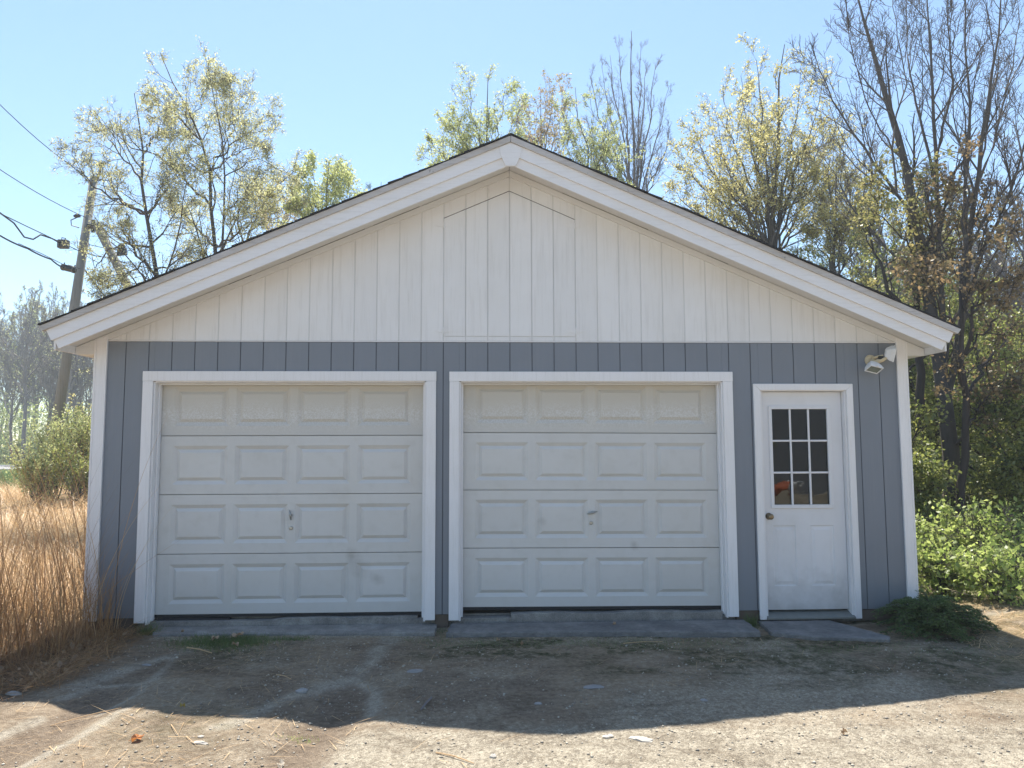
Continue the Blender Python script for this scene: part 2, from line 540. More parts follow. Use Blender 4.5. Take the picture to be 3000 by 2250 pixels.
def make_ground():
    def axis(lo, hi, step, ext, g=1.12):
        a = list(np.arange(lo, hi, step))
        s, p, hi_side = step, hi, []
        while p < ext:
            hi_side.append(p); s *= g; p += s
        hi_side.append(ext)
        s, p, lo_side = step, lo, []
        while p > -ext:
            s *= g; p -= s; lo_side.append(p)
        return np.array(lo_side[::-1] + a + hi_side)
    xs = axis(-1.5, 8.6, 0.028, 900)
    ys = axis(-3.3, 0.6, 0.024, 900)
    X, Y = np.meshgrid(xs, ys)
    Z = height(X, Y)
    ny, nx = X.shape
    v = np.stack([X, Y, Z], -1).reshape(-1, 3)
    i = (np.arange(ny - 1)[:, None] * nx + np.arange(nx - 1)[None, :]).ravel()
    f = np.stack([i, i + 1, i + nx + 1, i + nx], -1)
    me = new_mesh('ground', v, f, [ground_mat()], smooth=True)
    x, y = v[:, 0], v[:, 1]
    n1 = fbm(x * 1.3 + 5, y * 2.2, 4)
    d1, d2 = seg_dist(x, y, RUT1), seg_dist(x, y, RUT2)
    # pale gravel: runnels from the doors, apron zone, broad wash on the right, thinned to darken the shaded drive
    g = 0.45 * sstep(0.42, 0.62, n1)
    run = [([(0.50, -1.75), (0.56, -1.48), (0.72, -1.36), (0.90, -1.42), (0.96, -1.62), (0.86, -1.95)], 0.035), ([(0.55, -2.05), (0.42, -2.5), (0.2, -3.0)], 0.05), ([(1.02, -1.95), (0.95, -2.4), (0.8, -2.9)], 0.05), ([(1.0, -0.30), (0.85, -0.7), (0.62, -1.1), (0.45, -1.5)], 0.10), ([(0.85, -0.75), (0.90, -1.1), (0.93, -1.4)], 0.05),
           ([(2.45, -0.35), (2.38, -0.8), (2.30, -1.35), (1.95, -1.75), (1.7, -2.2)], 0.09), ([(2.32, -1.35), (2.5, -1.7), (2.52, -2.1)], 0.06)]
    rn = np.zeros_like(x)
    for pts, w in run:
        dd = seg_dist(x + 0.10 * (fbm(x * 3, y * 3, 2) - 0.5), y, pts)
        g = np.maximum(g, 1.0 * np.exp(-(dd / w) ** 2))
        rn = np.maximum(rn, np.exp(-(dd / (w * 0.8)) ** 2) * (0.7 + 0.3 * sstep(0.3, 0.6, fbm(x * 6, y * 6, 3))))
    g = np.maximum(g, 0.8 * sstep(-0.42, -0.28, y) * sstep(0.3, 0.45, x) * sstep(2.9, 2.7, x))
    g = np.maximum(g, (0.12 + 0.55 * sstep(0.42, 0.62, fbm(x * 0.9, y * 0.9 + 4, 4))) * sstep(2.4, 3.0, x + 0.4 * n1))
    g = np.maximum(g, 0.95 * sstep(-2.2, -2.5, y + 0.25 * (x - 3.7) ** 2 * 0.05) * sstep(1.5, 2.9, x) + 0.18)  # fuller gravel past the shadow tip paints the sunlit drive paler
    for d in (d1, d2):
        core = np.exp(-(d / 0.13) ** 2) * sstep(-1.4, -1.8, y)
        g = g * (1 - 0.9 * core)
    rutd_shade = np.maximum(np.exp(-(d1 / 0.17) ** 4), np.exp(-(d2 / 0.19) ** 4)) * sstep(-1.35, -1.55, y) * sstep(-3.6, -3.0, y)
    rutd_shade = np.maximum(rutd_shade, 0.8 * sstep(0.50, 0.62, fbm(x * 1.7 + 3, y * 1.9, 3)) * sstep(0.3, 0.8, x) * sstep(4.2, 3.4, x) * sstep(-0.45, -0.7, y) * sstep(-2.6, -2.0, y))  # brown dirt mottling kept to the shaded band, painting its shade darker
    rutd_shade = rutd_shade * (1 - rn)
    # moss and thatch near the slabs
    n2 = fbm(x * 2.5 + 31, y * 4, 4)
    moss = sstep(0.36, 0.60, n2) * sstep(-1.15, -0.75, y) * sstep(-0.25, -0.45, y) * sstep(2.5, 2.8, x) * 1.2
    moss = np.maximum(moss, 0.9 * sstep(-1.75, -1.2, y + 0.3 * n2) * sstep(3.6, 4.3, x) * sstep(-0.4, -0.55, y) * sstep(0.40, 0.62, fbm(x * 1.6, y * 3, 4)))
    moss = np.maximum(moss, 0.8 * np.exp(-((x - 1.15) / 0.55) ** 2 - ((y + 0.75) / 0.4) ** 2))
    moss = np.maximum(moss, 0.45 * np.exp(-((x - 1.45) / 0.45) ** 2 - ((y + 2.2) / 0.5) ** 2))
    moss = np.maximum(moss, 0.9 * sstep(5.9, 6.5, x) * sstep(-1.9, -1.1, y + 0.5 * n2) * sstep(0.3, 0.55, n2))
    moss = moss * (1 - 0.8 * np.exp(-(d1 / 0.2) ** 2)) * (1 - 0.7 * np.exp(-(d2 / 0.2) ** 2))
    straw = sstep(-0.2, -0.8, x) * sstep(-4, -1, y) * sstep(26, 20, y)
    straw = np.maximum(straw, 0.5 * sstep(6.8, 7.6, x) * sstep(-4, -1, y) * sstep(1.0, 0.2, y) * sstep(0.4, 0.6, n2))
    green = np.maximum(sstep(19, 24, y + 2 * n1), 0.0)
    green = np.maximum(green, 0.8 * sstep(7.2, 8.0, x) * sstep(0.0, 0.8, y) * sstep(7, 4, y) * sstep(0.3, 0.5, n1))
    litter = sstep(7.6, 8.4, x) * sstep(1.5, 3.5, y + n1)
    litter = np.maximum(litter, sstep(7.5, 8.5, y) * sstep(-1, 0.5, x))
    litter = np.maximum(litter, 0.75 * sstep(0.62, 0.2, x + 0.35 * n2) * sstep(-2.4, -1.5, y) * sstep(0.2, 0, y))
    for nm, arr in (('gravel', g), ('moss', np.clip(moss, 0, 1)), ('straw', straw), ('green', green), ('litter', litter), ('runnel', rn), ('rutdirt_shade', np.clip(rutd_shade, 0, 1))):
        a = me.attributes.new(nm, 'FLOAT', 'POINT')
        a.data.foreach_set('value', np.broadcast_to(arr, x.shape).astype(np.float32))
    return tag(link('ground', me), kind='structure')


make_ground()
# road far behind, on the left
def road():
    xs = np.linspace(-90, 40, 60)
    vs, fs = [], []
    for x in xs:
        yc = 46 + 0.10 * (x + 30)
        for dy in (-9, -4.5, 0, 4.5, 9):
            yy = yc + dy * 0.62
            vs.append((x, yy, hz(x, yy) + 0.03))
    for i in range(len(xs) - 1):
        for k in range(4):
            a = i * 5 + k
            fs.append([a, a + 5, a + 6, a + 1])
    m = plain('pale_road_asphalt', (0.30, 0.29, 0.28), 0.9, nscale=3, amt=0.3)
    tag(link('road', new_mesh('road', vs, fs, [m], smooth=True)), kind='structure')
    vs, fs = [], []
    for i, x in enumerate(xs):
        yc = 46 + 0.10 * (x + 30)
        for dy in (-0.12, 0.12):
            vs.append((x, yc + dy, hz(x, yc + dy) + 0.07))
    for i in range(len(xs) - 1):
        fs.append([2 * i, 2 * i + 2, 2 * i + 3, 2 * i + 1])
    m = plain('yellow_road_paint', (0.62, 0.45, 0.08), 0.8)
    tag(link('road_line', new_mesh('road_line', vs, fs, [m])), kind='structure')


road()

# ================================================================ GARAGE
XL, XR, XC = -0.25, 7.155, 3.4525
SL = 0.4300          # roof rise per run
BACK = 7.3
garage = thing('garage', 'blue and white gabled two-car wooden garage with white rake boards', 'garage', (XC, 0, 0))
garage_inv = Matrix.Translation((-XC, 0, 0))


def G(mb, name, m, parent=None, bevel=0.0, smooth=False, seg=1):
    """parts are modelled in world coordinates and hung on the garage (whose base is at XC,0,0)"""
    o = mb.build(name, m, None, bevel, smooth, seg=seg)
    p = parent or garage
    o.parent = p
    if p is garage:
        o.location = (-XC, 0, 0)
    return o


def sub_empty_mesh(mb, name, m, bevel=0.0):
    return G(mb, name, m, None, bevel)


OPEN = [(0.2555, 2.6925, 2.085), (2.9915, 5.4215, 2.085), (5.7635, 6.5805, 2.0035)]
zsplit = 2.438


def zf(x):     # underside of frieze on the wall
    return 3.998 - SL * abs(x - XC)


gap = 0.0038
PITCH = 0.2032
edges = [-0.20] + [k * PITCH for k in range(0, 36)] + [7.11]
edges = [e for e in edges if e <= 7.11]
if 7.11 - edges[-2] < 0.03: pass
for a, b in zip(edges[:-1], edges[1:]):
    x0, x1 = a + gap, b - gap
    if x1 - x0 < 0.02: continue
    # --- blue lower board with cut-outs
    mb = MB()
    cuts = sorted([x0, x1] + [e for o in OPEN for e in o[:2] if x0 < e < x1])
    for c0, c1 in zip(cuts[:-1], cuts[1:]):
        mid = (c0 + c1) / 2
        z0 = 0.0
        for o0, o1, oz in OPEN:
            if o0 < mid < o1: z0 = oz
        mb.box(c0, c1, -0.012, -0.0055, z0, zsplit - 0.002)
    G(mb, 'siding_board', M['blue'], bevel=0.0015)
    # --- white upper board
    hat = 2.845 - 0.001 < a and b < 4.065 + 0.001
    zt0, zt1 = zf(x0) + 0.03, zf(x1) + 0.03
    zb = zsplit + 0.012
    if max(zt0, zt1) > zb + 0.02:
        mb = MB()
        zt0, zt1 = max(zt0, zb + 0.002), max(zt1, zb + 0.002)
        def quadtop(xa, xb, z0a, z0b, z1a, z1b):
            if xa < XC < xb: return
            mb.prism_y([(xa, z0a), (xb, z0b), (xb, z1b), (xa, z1a)], -0.012, -0.0084)
        if not hat:
            quadtop(x0, x1, zb, zb, zt0, zt1)
        else:
            hz0, hz1 = 3.868 - 0.437 * abs(x0 - XC), 3.868 - 0.437 * abs(x1 - XC)
            quadtop(x0, x1, hz0, hz1, zt0, zt1)
            if mb.v: G(mb, 'siding_board', M['white_siding'], bevel=0.0015)
            mb = MB()
            quadtop(x0, x1, zb, zb, 2.489, 2.489)
        if mb.v: G(mb, 'siding_board', M['white_siding'], bevel=0.0015)
print('edges', len(edges))

# wall sheets behind the boards (the grooves' floor), side and rear walls
def wall_sheet(z0, z1, m, gable=False):
    mb = MB()
    y0, y1 = (-0.0082 if gable else -0.005), 0.012
    if gable:
        mb.prism_y([(XL + 0.01, z0), (XR - 0.01, z0), (XR - 0.01, 2.452), (XC, 4.04), (XL + 0.01, 2.452)], y0, y1)
    else:
        xs = [XL + 0.01]
        for o in OPEN: xs += [o[0], o[1]]
        xs.append(XR - 0.01)
        for i in range(0, 8, 2): mb.box(xs[i], xs[i + 1], y0, y1, z0, z1)
        for o in OPEN: mb.box(o[0], o[1], y0, y1, o[2], z1)
    return mb


groove_blue = plain('groove_blue', (0.10, 0.115, 0.14), 0.7)
groove_white = plain('groove_white', (0.70, 0.70, 0.69), 0.7)
G(wall_sheet(0.0, 2.44, None), 'wall_sheathing', groove_blue)
G(wall_sheet(2.44, 0, None, True), 'gable_sheathing', groove_white)
mb = MB()
mb.box(XL + 0.01, XL + 0.03, 0.013, BACK, -0.05, 2.5)
G(mb, 'side_wall', M['blue'])
mb = MB(); mb.box(XR - 0.03, XR - 0.01, 0.013, BACK, -0.05, 2.5)
G(mb, 'side_wall', M['blue'])
mb = MB(); mb.prism_y([(XL + 0.03, -0.05), (XR - 0.03, -0.05), (XR - 0.03, 2.5), (XC, 4.04), (XL + 0.03, 2.5)], BACK - 0.02, BACK)
G(mb, 'rear_wall', M['blue'])
mb = MB(); mb.box(XL + 0.031, XR - 0.031, 0.16, BACK - 0.021, -0.14, -0.035)
G(mb, 'floor_slab', M['concrete'])
mb = MB(); mb.box(XL + 0.031, XR - 0.031, 0.25, BACK - 0.021, 2.40, 2.42)
G(mb, 'ceiling', M['dark'])
# flashing between the blue and the white boards
mb = MB(); mb.box(XL + 0.095, XR - 0.085, -0.020, -0.0125, 2.4385, 2.4465)
G(mb, 'flashing', M['white'])
# corner boards
mb = MB(); mb.prism_y([(XL, -0.02), (-0.157, -0.02), (-0.157, 2.490), (XL, 2.452)], -0.034, -0.0125)
mb.box(XL - 0.02, XL - 0.001, -0.034, 0.07, -0.02, 2.445)
G(mb, 'corner_board', M['white'], bevel=0.002)
mb = MB(); mb.prism_y([(7.072, 0.0), (XR, 0.075), (XR, 2.452), (7.072, 2.488)], -0.034, -0.0125)
mb.box(XR + 0.001, XR + 0.02, -0.034, 0.07, 0.075, 2.445)
G(mb, 'corner_board', M['white'], bevel=0.002)
# sill board and foundation under the siding
mb = MB(); mb.box(6.65, 7.06, -0.004, 0.05, -0.10, -0.003)
G(mb, 'sill_board', M['sillwood'], bevel=0.003)
for xa, xb in ((XL + 0.02, 0.16), (2.78, 2.90), (5.50, 5.70)):
    mb = MB(); mb.box(xa, xb, -0.002, 0.05, -0.12, -0.003)
    G(mb, 'sill_board', M['sillwood'])
mb = MB(); mb.box(XL + 0.02, XR - 0.02, 0.051, 0.158, -0.2, -0.05)
G(mb, 'foundation', M['concrete'])

# ---- hatch: two loft doors
for s, (xa, xb) in ((0, (2.8448, XC)), (1, (XC, 4.064))):
    ld = bpy.data.objects.new('loft_door', None)
    col.objects.link(ld); ld.parent = garage
    bx = xa if s == 0 else xb
    ld.location = (bx - XC, 0, 2.49)
    for k in range(3):
        e0 = (14 + 3 * s + k) * PITCH; e1 = e0 + PITCH
        x0, x1 = e0 + gap, e1 - gap
        zt = lambda x: 3.868 - 0.437 * abs(x - XC) - 0.007
        mb = MB(); mb.prism_y([(x0, 2.494), (x1, 2.494), (x1, zt(x1)), (x0, zt(x0))], -0.014, -0.0097)
        o = mb.build('door_board', M['white_siding'], ld, 0.0015)
        o.location = (-bx, 0, -2.49)
    for z in (2.545, 3.534):
        mb = MB()
        sg = 1 if s == 0 else -1
        hx = bx
        mb.add([(hx, -0.0175, z + 0.022), (hx + 0.085, -0.0165, z + 0.006), (hx + 0.085, -0.0165, z - 0.006), (hx, -0.0175, z - 0.022),
                (hx, -0.0145, z + 0.022), (hx + 0.085, -0.0145, z + 0.006), (hx + 0.085, -0.0145, z - 0.006), (hx, -0.0145, z - 0.022)],
               [[0, 3, 2, 1], [4, 5, 6, 7], [0, 1, 5, 4], [2, 3, 7, 6], [1, 2, 6, 5]])
        mb.add([(hx, -0.0175, z + 0.022), (hx - 0.085, -0.0165, z + 0.006), (hx - 0.085, -0.0165, z - 0.006), (hx, -0.0175, z - 0.022),
                (hx, -0.0145, z + 0.022), (hx - 0.085, -0.0145, z + 0.006), (hx - 0.085, -0.0145, z - 0.006), (hx, -0.0145, z - 0.022)],
               [[0, 1, 2, 3], [4, 7, 6, 5], [0, 4, 5, 1], [2, 6, 7, 3], [1, 5, 6, 2]])
        mb.tube([(hx, -0.02, z - 0.03), (hx, -0.02, z + 0.03)], 0.006, 6)
        o = mb.build('hinge', M['white_siding'], ld)
        o.location = (-bx, 0, -2.49)

gapm = plain('dark_open_joint', (0.06, 0.055, 0.05), 0.9)
def strip(pts, w=0.0037):
    mb = MB()
    (xa, za), (xb, zb_) = pts
    if abs(xa - xb) < 1e-6: mb.box(xa - w, xa + w, -0.0068, -0.0051, za, zb_)
    else: mb.prism_y([(xa, za - w), (xb, zb_ - w), (xb, zb_ + w), (xa, za + w)], -0.0095, -0.0083)
    G(mb, 'joint_strip', gapm)
zt_ = lambda x: 3.8645 - 0.437 * abs(x - XC)
strip([(2.846, zt_(2.846)), (XC - .001, zt_(XC))], .0034); strip([(XC + .001, zt_(XC)), (4.063, zt_(4.063))], .0034)
strip([(2.8448, 2.50), (2.8448, 3.59)]); strip([(4.064, 2.50), (4.064, 3.59)]); strip([(XC + 0.0018, 2.50), (XC + 0.0018, 3.855)], 0.0022)
# ---- frieze boards on the wall, soffits, rakes, roof
YF = -0.35           # face of the lower rake board
def zs(x): return 4.058 - SL * abs(x - XC)        # soffit plane
XE0, XE1 = -0.50, 7.405


def slopeband(name, m, z_hi, z_lo, y0, y1, xa, xb, bevel=0.0015, cut=0.0, cutb=0.0):
    """board following the roof slope between xa and xb; z_hi and z_lo are heights at the ridge"""
    mb = MB()
    za = lambda x, z: z - SL * abs(x - XC)
    # square-cut ends: lower edge is pulled in by cut
    L = xa < XC
    if L: mb.prism_y([(xa, za(xa, z_hi)), (xa + cut, za(xa + cut, z_lo)), (xb, za(xb, z_lo)), (xb, za(xb, z_hi))], y0, y1)
    else: mb.prism_y([(xa, za(xa, z_hi)), (xa, za(xa, z_lo)), (xb - cut, za(xb - cut, z_lo)), (xb, za(xb, z_hi))], y0, y1)
    return G(mb, name, m, bevel=bevel)


g2 = 0.0015
for side in (0, 1):
    a, b = ((XL - 0.20, XC - g2) if side == 0 else (XC + g2, XR + 0.20))
    slopeband('frieze_board', M['cream'], 4.056, 3.998, -0.030, -0.0125, a + (0.2 - 0.02 if side == 0 else 0), b - (0.18 if side else 0))
    # soffit
    a, b = ((XE0 + 0.06, XC - g2) if side == 0 else (XC + g2, XE1 - 0.06))
    slopeband('soffit', M['cream'], 4.075, 4.060, YF + 0.021, 0.0, a, b)
    # triangular return under the soffit, outside the corner board
    # lower rake board, upper rake board, top strip
    a, b = ((XE0, XC - g2) if side == 0 else (XC + g2, XE1))
    slopeband('rake_board', M['rake'], 4.150, 3.985, YF, YF + 0.02, a + (0.03 if side == 0 else 0), b - (0.03 if side else 0), cut=0.07)
    slopeband('rake_board', M['rake'], 4.185, 4.075, YF - 0.02, YF - 0.001, a, b, cut=0.045)
    a, b = ((XE0 - 0.055, XC - g2) if side == 0 else (XC + g2, XE1 + 0.055))
    slopeband('rake_trim', M['rakestrip'], 4.236, 4.182, YF - 0.042, YF - 0.0005, a, b, cut=0.03)
for xa, xb in ((1.42, 2.12), (2.20, 2.62), (3.95, 4.75), (0.9, 1.1), (5.3, 5.5)):
    mb = MB(); q0, q1 = 4.0575 - SL * abs(xa - XC), 4.0575 - SL * abs(xb - XC)
    mb.prism_y([(xa, q0 - .001), (xb, q1 - .001), (xb, q1 + .0022), (xa, q0 + .0008)], -0.0312, -0.026)
    G(mb, 'open_joint', gapm)
# peak plate
mb = MB()
mb.prism_y([(XC - 0.09, 4.065), (XC - 0.045, 3.965), (XC + 0.045, 3.965), (XC + 0.09, 4.065), (XC + 0.10, 4.135), (XC, 4.178), (XC - 0.10, 4.135)], YF - 0.026, YF - 0.0205)
mb.prism_y([(XC - 0.085, 4.055), (XC - 0.045, 3.965), (XC + 0.045, 3.965), (XC + 0.085, 4.055)], YF - 0.0204, YF - 0.0003)
G(mb, 'peak_plate', M['rake'], bevel=0.0015)

# eaves: level soffit box, eave fascia, end return
for side in (0, 1):
    sg = -1 if side == 0 else 1
    xw = XL if side == 0 else XR
    xe = xw + sg * 0.185
    mb = MB()
    x0, x1 = sorted((xw + sg * 0.021, xe))
    mb.box(x0, x1, -0.030, BACK, 2.318, 2.330)
    G(mb, 'eave_soffit', M['cream'])
    mb = MB()
    x0, x1 = sorted((xe + sg * 0.001, xe + sg * 0.02))
    mb.box(x0, x1, YF + 0.021, BACK + 0.1, 2.322, 2.445)
    G(mb, 'eave_fascia', M['rake'], bevel=0.002)
    mb = MB()
    x0, x1 = sorted((xe + sg * 0.021, xe + sg * 0.036))
    mb.box(x0, x1, YF - 0.01, BACK + 0.1, 2.415, 2.475)
    G(mb, 'drip_edge', M['drip'])
    # end return between corner board and eave, under the frieze line
    mb = MB()
    xa, xb = xw, xe
    poly = [(xa + sg * 0.0215, 2.331), (xb - sg * 0.002, 2.331), (xb - sg * 0.002, zs(xb) - 0.004), (xa + sg * 0.0215, zs(xa + sg * 0.0215) - 0.004)]
    mb.prism_y(poly, -0.030, 0.0)
    G(mb, 'eave_return', M['cream'])
    # roof slab with shingle courses
    mb = MB()
    a, b = XC, xe + sg * 0.10
    zt = lambda x: 4.238 - SL * abs(x - XC)
    mb.prism_y([(a, zt(a)), (b, zt(b)), (b, zt(b) - 0.018), (a, zt(a) - 0.018)], YF + 0.001, BACK + 0.15)
    G(mb, 'roof_deck', M['sillwood'])
    mb = MB()
    n = 30
    for k in range(n):
        t0, t1 = k / n, (k + 1) / n
        xs_, xe_ = b + (a - b) * t0 + sg * 0.015, b + (a - b) * t1
        xs2 = b + (a - b) * min(1, t1 + 0.3 / n)
        j = random.uniform(-0.012, 0.010)
        yo = YF - 0.052 + j
        mb.prism_y([(xs_, zt(xs_) + 0.004), (xs_, zt(xs_) + 0.015 + random.uniform(0, .004)), (xs2, zt(xs2) + 0.006), (xs2, zt(xs2) + 0.001)], yo, BACK + 0.17)
    o = G(mb, 'shingles', M['shingle']); o['kind'] = 'stuff'
mb = MB()
mb.prism_y([(XC - 0.14, 4.238 - SL * 0.14 + 0.006), (XC, 4.246), (XC + 0.14, 4.238 - SL * 0.14 + 0.006), (XC + 0.14, 4.238 - SL * 0.14 + 0.014), (XC, 4.254 + 0.004), (XC - 0.14, 4.238 - SL * 0.14 + 0.014)], YF - 0.05, BACK + 0.17)
G(mb, 'ridge_cap', M['shingle'])

# ---- door casings and jambs
def casing(x0, x1, zt, w, zb_l, zb_r, parent=None, mitre=False):
    y0, y1 = -0.034, -0.0125
    if mitre:
        mb = MB(); mb.prism_y([(x0, zb_l), (x0 + w, zb_l), (x0 + w, zt - w), (x0, zt)], y0, y1); G(mb, 'casing', M['white'], bevel=0.003)
        mb = MB(); mb.prism_y([(x1 - w, zb_r), (x1, zb_r), (x1, zt), (x1 - w, zt - w)], y0, y1); G(mb, 'casing', M['white'], bevel=0.003)
        mb = MB(); mb.prism_y([(x0 + 0.001, zt), (x0 + w, zt - w + 0.001), (x1 - w, zt - w + 0.001), (x1 - 0.001, zt)], y0, y1); G(mb, 'casing', M['white'], bevel=0.003)
    else:
        mb = MB(); mb.box(x0, x0 + w, y0, y1, zb_l, zt - w - 0.001); G(mb, 'casing', M['white'], bevel=0.002)
        mb = MB(); mb.box(x1 - w, x1, y0, y1, zb_r, zt - w - 0.001); G(mb, 'casing', M['white'], bevel=0.002)
        mb = MB(); mb.box(x0 - 0.002, x1 + 0.002, y0 - 0.001, y1, zt - w, zt); G(mb, 'casing', M['white'], bevel=0.002)


casing(0.167, 2.781, 2.168, 0.089, -0.04, -0.045)
casing(2.903, 5.510, 2.166, 0.089, -0.05, -0.05)
casing(5.703, 6.640, 2.055, 0.062, -0.080, -0.080, mitre=True)
for x0, x1 in ((0.260, 2.688), (2.996, 5.418)):
    zt = 2.074
    mb = MB(); mb.box(x0 - 0.004, x0 + 0.012, -0.012, 0.155, -0.06, zt); G(mb, 'jamb', M['white'])
    mb = MB(); mb.box(x1 - 0.012, x1 + 0.004, -0.012, 0.155, -0.06, zt); G(mb, 'jamb', M['white'])
    mb = MB(); mb.box(x0 + 0.0125, x1 - 0.0125, -0.012, 0.155, zt - 0.006, zt + 0.010); G(mb, 'jamb', M['white'])
    # stops
    mb = MB(); mb.box(x0 + 0.0125, x0 + 0.030, 0.045, 0.092, -0.04, zt - 0.007); G(mb, 'door_stop', M['white'], bevel=0.002)
    mb = MB(); mb.box(x1 - 0.030, x1 - 0.0125, 0.045, 0.092, -0.04, zt - 0.007); G(mb, 'door_stop', M['white'], bevel=0.002)
    mb = MB(); mb.box(x0 + 0.0305, x1 - 0.0305, 0.045, 0.092, zt - 0.024, zt - 0.007); G(mb, 'door_stop', M['cream'], bevel=0.002)

# ---- sectional garage doors
PW, PH, NP = 0.487, 0.348, 4
def raised_panel_mesh():
    w, h = PW / 2, PH / 2
    rings = [(0, 0.0), (0.034, 0.018), (0.062, 0.0005)]
    v, f = [], []
    for ins, dep in rings:
        v += [(-w + ins, dep, -h + ins), (w - ins, dep, -h + ins), (w - ins, dep, h - ins), (-w + ins, dep, h - ins)]
    for r in range(2):
        for k in range(4):
            a, b = 4 * r + k, 4 * r + (k + 1) % 4
            f.append([a, b, b + 4, a + 4])
    f.append([8, 9, 10, 11])
    v += [(-w, 0.02, -h), (w, 0.02, -h), (w, 0.02, h), (-w, 0.02, h)]
    f.append([15, 14, 13, 12])
    for k in range(4):
        f.append([k, 12 + k, 12 + (k + 1) % 4, (k + 1) % 4])
    return new_mesh('raised_panel', v, f, [M['door']])


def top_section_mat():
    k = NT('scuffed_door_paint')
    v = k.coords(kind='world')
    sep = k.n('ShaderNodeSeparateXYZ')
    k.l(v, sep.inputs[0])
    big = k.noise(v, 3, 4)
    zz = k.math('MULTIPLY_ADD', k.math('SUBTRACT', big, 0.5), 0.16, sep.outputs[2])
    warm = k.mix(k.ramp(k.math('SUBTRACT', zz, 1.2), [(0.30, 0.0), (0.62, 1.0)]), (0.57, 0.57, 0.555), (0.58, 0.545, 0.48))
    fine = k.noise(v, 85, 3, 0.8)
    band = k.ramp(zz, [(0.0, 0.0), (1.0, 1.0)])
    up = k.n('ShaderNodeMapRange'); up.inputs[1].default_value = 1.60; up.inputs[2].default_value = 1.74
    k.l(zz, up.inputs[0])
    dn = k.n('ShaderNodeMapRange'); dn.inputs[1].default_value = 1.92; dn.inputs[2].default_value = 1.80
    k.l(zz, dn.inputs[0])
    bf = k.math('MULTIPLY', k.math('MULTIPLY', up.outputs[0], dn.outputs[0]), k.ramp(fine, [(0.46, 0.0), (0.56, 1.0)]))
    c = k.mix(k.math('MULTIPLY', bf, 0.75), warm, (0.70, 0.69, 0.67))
    k.l(c, k.bsdf.inputs['Base Color'])
    k.bsdf.inputs['Roughness'].default_value = 0.55
    return k.m


M['door_top'] = top_section_mat()


def garage_door(xl, xr, z0, sec_h, tilt, name_label):
    xc = (xl + xr) / 2
    d = bpy.data.objects.new('garage_door', None)
    col.objects.link(d); d.parent = garage
    d.location = (xc - XC, 0.10, z0)
    d.rotation_euler = (0, tilt, 0)
    d['label'] = name_label
    W = (xr - xl) / 2 + 0.025
    pm = raised_panel_mesh()
    gapx = 0.066
    xs = [(-1.5 + i) * (PW + gapx) for i in range(4)]
    for s in range(4):
        zb, zt = s * sec_h + (0.0 if s == 0 else 0.003), (s + 1) * sec_h - 0.003
        zc = s * sec_h + sec_h / 2 + (0.0)
        mb = MB()
        # rails and stiles around four openings
        pts = [-W]
        for x in xs: pts += [x - PW / 2, x + PW / 2]
        pts.append(W)
        vs, fs = [], []
        rows = [zb, zc - PH / 2, zc + PH / 2, zt]
        for z in rows:
            for x in pts: vs.append((x, 0, z))
        n = len(pts)
        for r in range(3):
            for c in range(n - 1):
                if r == 1 and c % 2 == 1: continue
                fs.append([r * n + c, r * n + c + 1, (r + 1) * n + c + 1, (r + 1) * n + c])
        mb.add(vs, fs)
        # turned edges, shiplap lip and back skin
        mb.add([(-W, 0, zb), (W, 0, zb), (W, 0.04, zb), (-W, 0.04, zb)], [[0, 3, 2, 1]])
        mb.add([(-W, 0, zt), (W, 0, zt), (W, 0.04, zt), (-W, 0.04, zt)], [[0, 1, 2, 3]])
        mb.add([(-W, 0.04, zb - 0.004), (W, 0.04, zb - 0.004), (W, 0.04, zt + 0.004), (-W, 0.04, zt + 0.004)], [[0, 3, 2, 1]])
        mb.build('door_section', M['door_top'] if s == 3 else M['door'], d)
        for x in xs:
            o = link('raised_panel', pm, d, (x, 0.0, zc))
            if s == 3:
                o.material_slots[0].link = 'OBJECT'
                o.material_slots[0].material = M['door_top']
    mb = MB(); mb.box(-W, W, 0.004, 0.036, -0.028, -0.001)
    mb.build('bottom_seal', M['seal'], d)
    return d, xc


gd, gxc = garage_door(0.288, 2.660, 0.003, 0.529, 0.0, 'left garage door with handle turned upright and a dent low on the right')
for (px, pz, ang) in ((1.470, 0.870, 100),):
    mb = MB()
    mb.tube([(px - gxc, 0.003, pz), (px - gxc, -0.022, pz)], [0.011, 0.009], 10)
    a = math.radians(ang)
    dx, dz = math.cos(a) * 0.045, math.sin(a) * 0.045
    mb.tube([(px - gxc - dx, -0.026, pz - dz), (px - gxc, -0.030, pz), (px - gxc + dx, -0.024, pz + dz)], [0.005, 0.011, 0.006], 8)
    mb.build('door_handle', M['steel'], gd, smooth=True)
    mb = MB(); mb.tube([(1.472 - gxc, 0.002, 0.753), (1.472 - gxc, -0.006, 0.753), (1.472 - gxc, -0.008, 0.753)], [0.019, 0.018, 0.012], 16)
    mb.build('lock', M['steel'], gd)
gd, gxc = garage_door(3.018, 5.388, 0.030, 0.5255, 0.006, 'right garage door with handle turned level')
mb = MB()
px, pz = 4.203, 0.845
mb.tube([(px - gxc, 0.003, pz), (px - gxc, -0.022, pz)], [0.011, 0.009], 10)
mb.tube([(px - gxc - 0.045, -0.024, pz - 0.01), (px - gxc, -0.030, pz), (px - gxc + 0.047, -0.024, pz + 0.012)], [0.006, 0.012, 0.005], 8)
mb.build('door_handle', M['steel'], gd, smooth=True)
mb = MB(); mb.tube([(4.196 - gxc, 0.002, 0.752), (4.196 - gxc, -0.006, 0.752), (4.196 - gxc, -0.008, 0.752)], [0.019, 0.018, 0.012], 16)
mb.build('lock', M['steel'], gd)

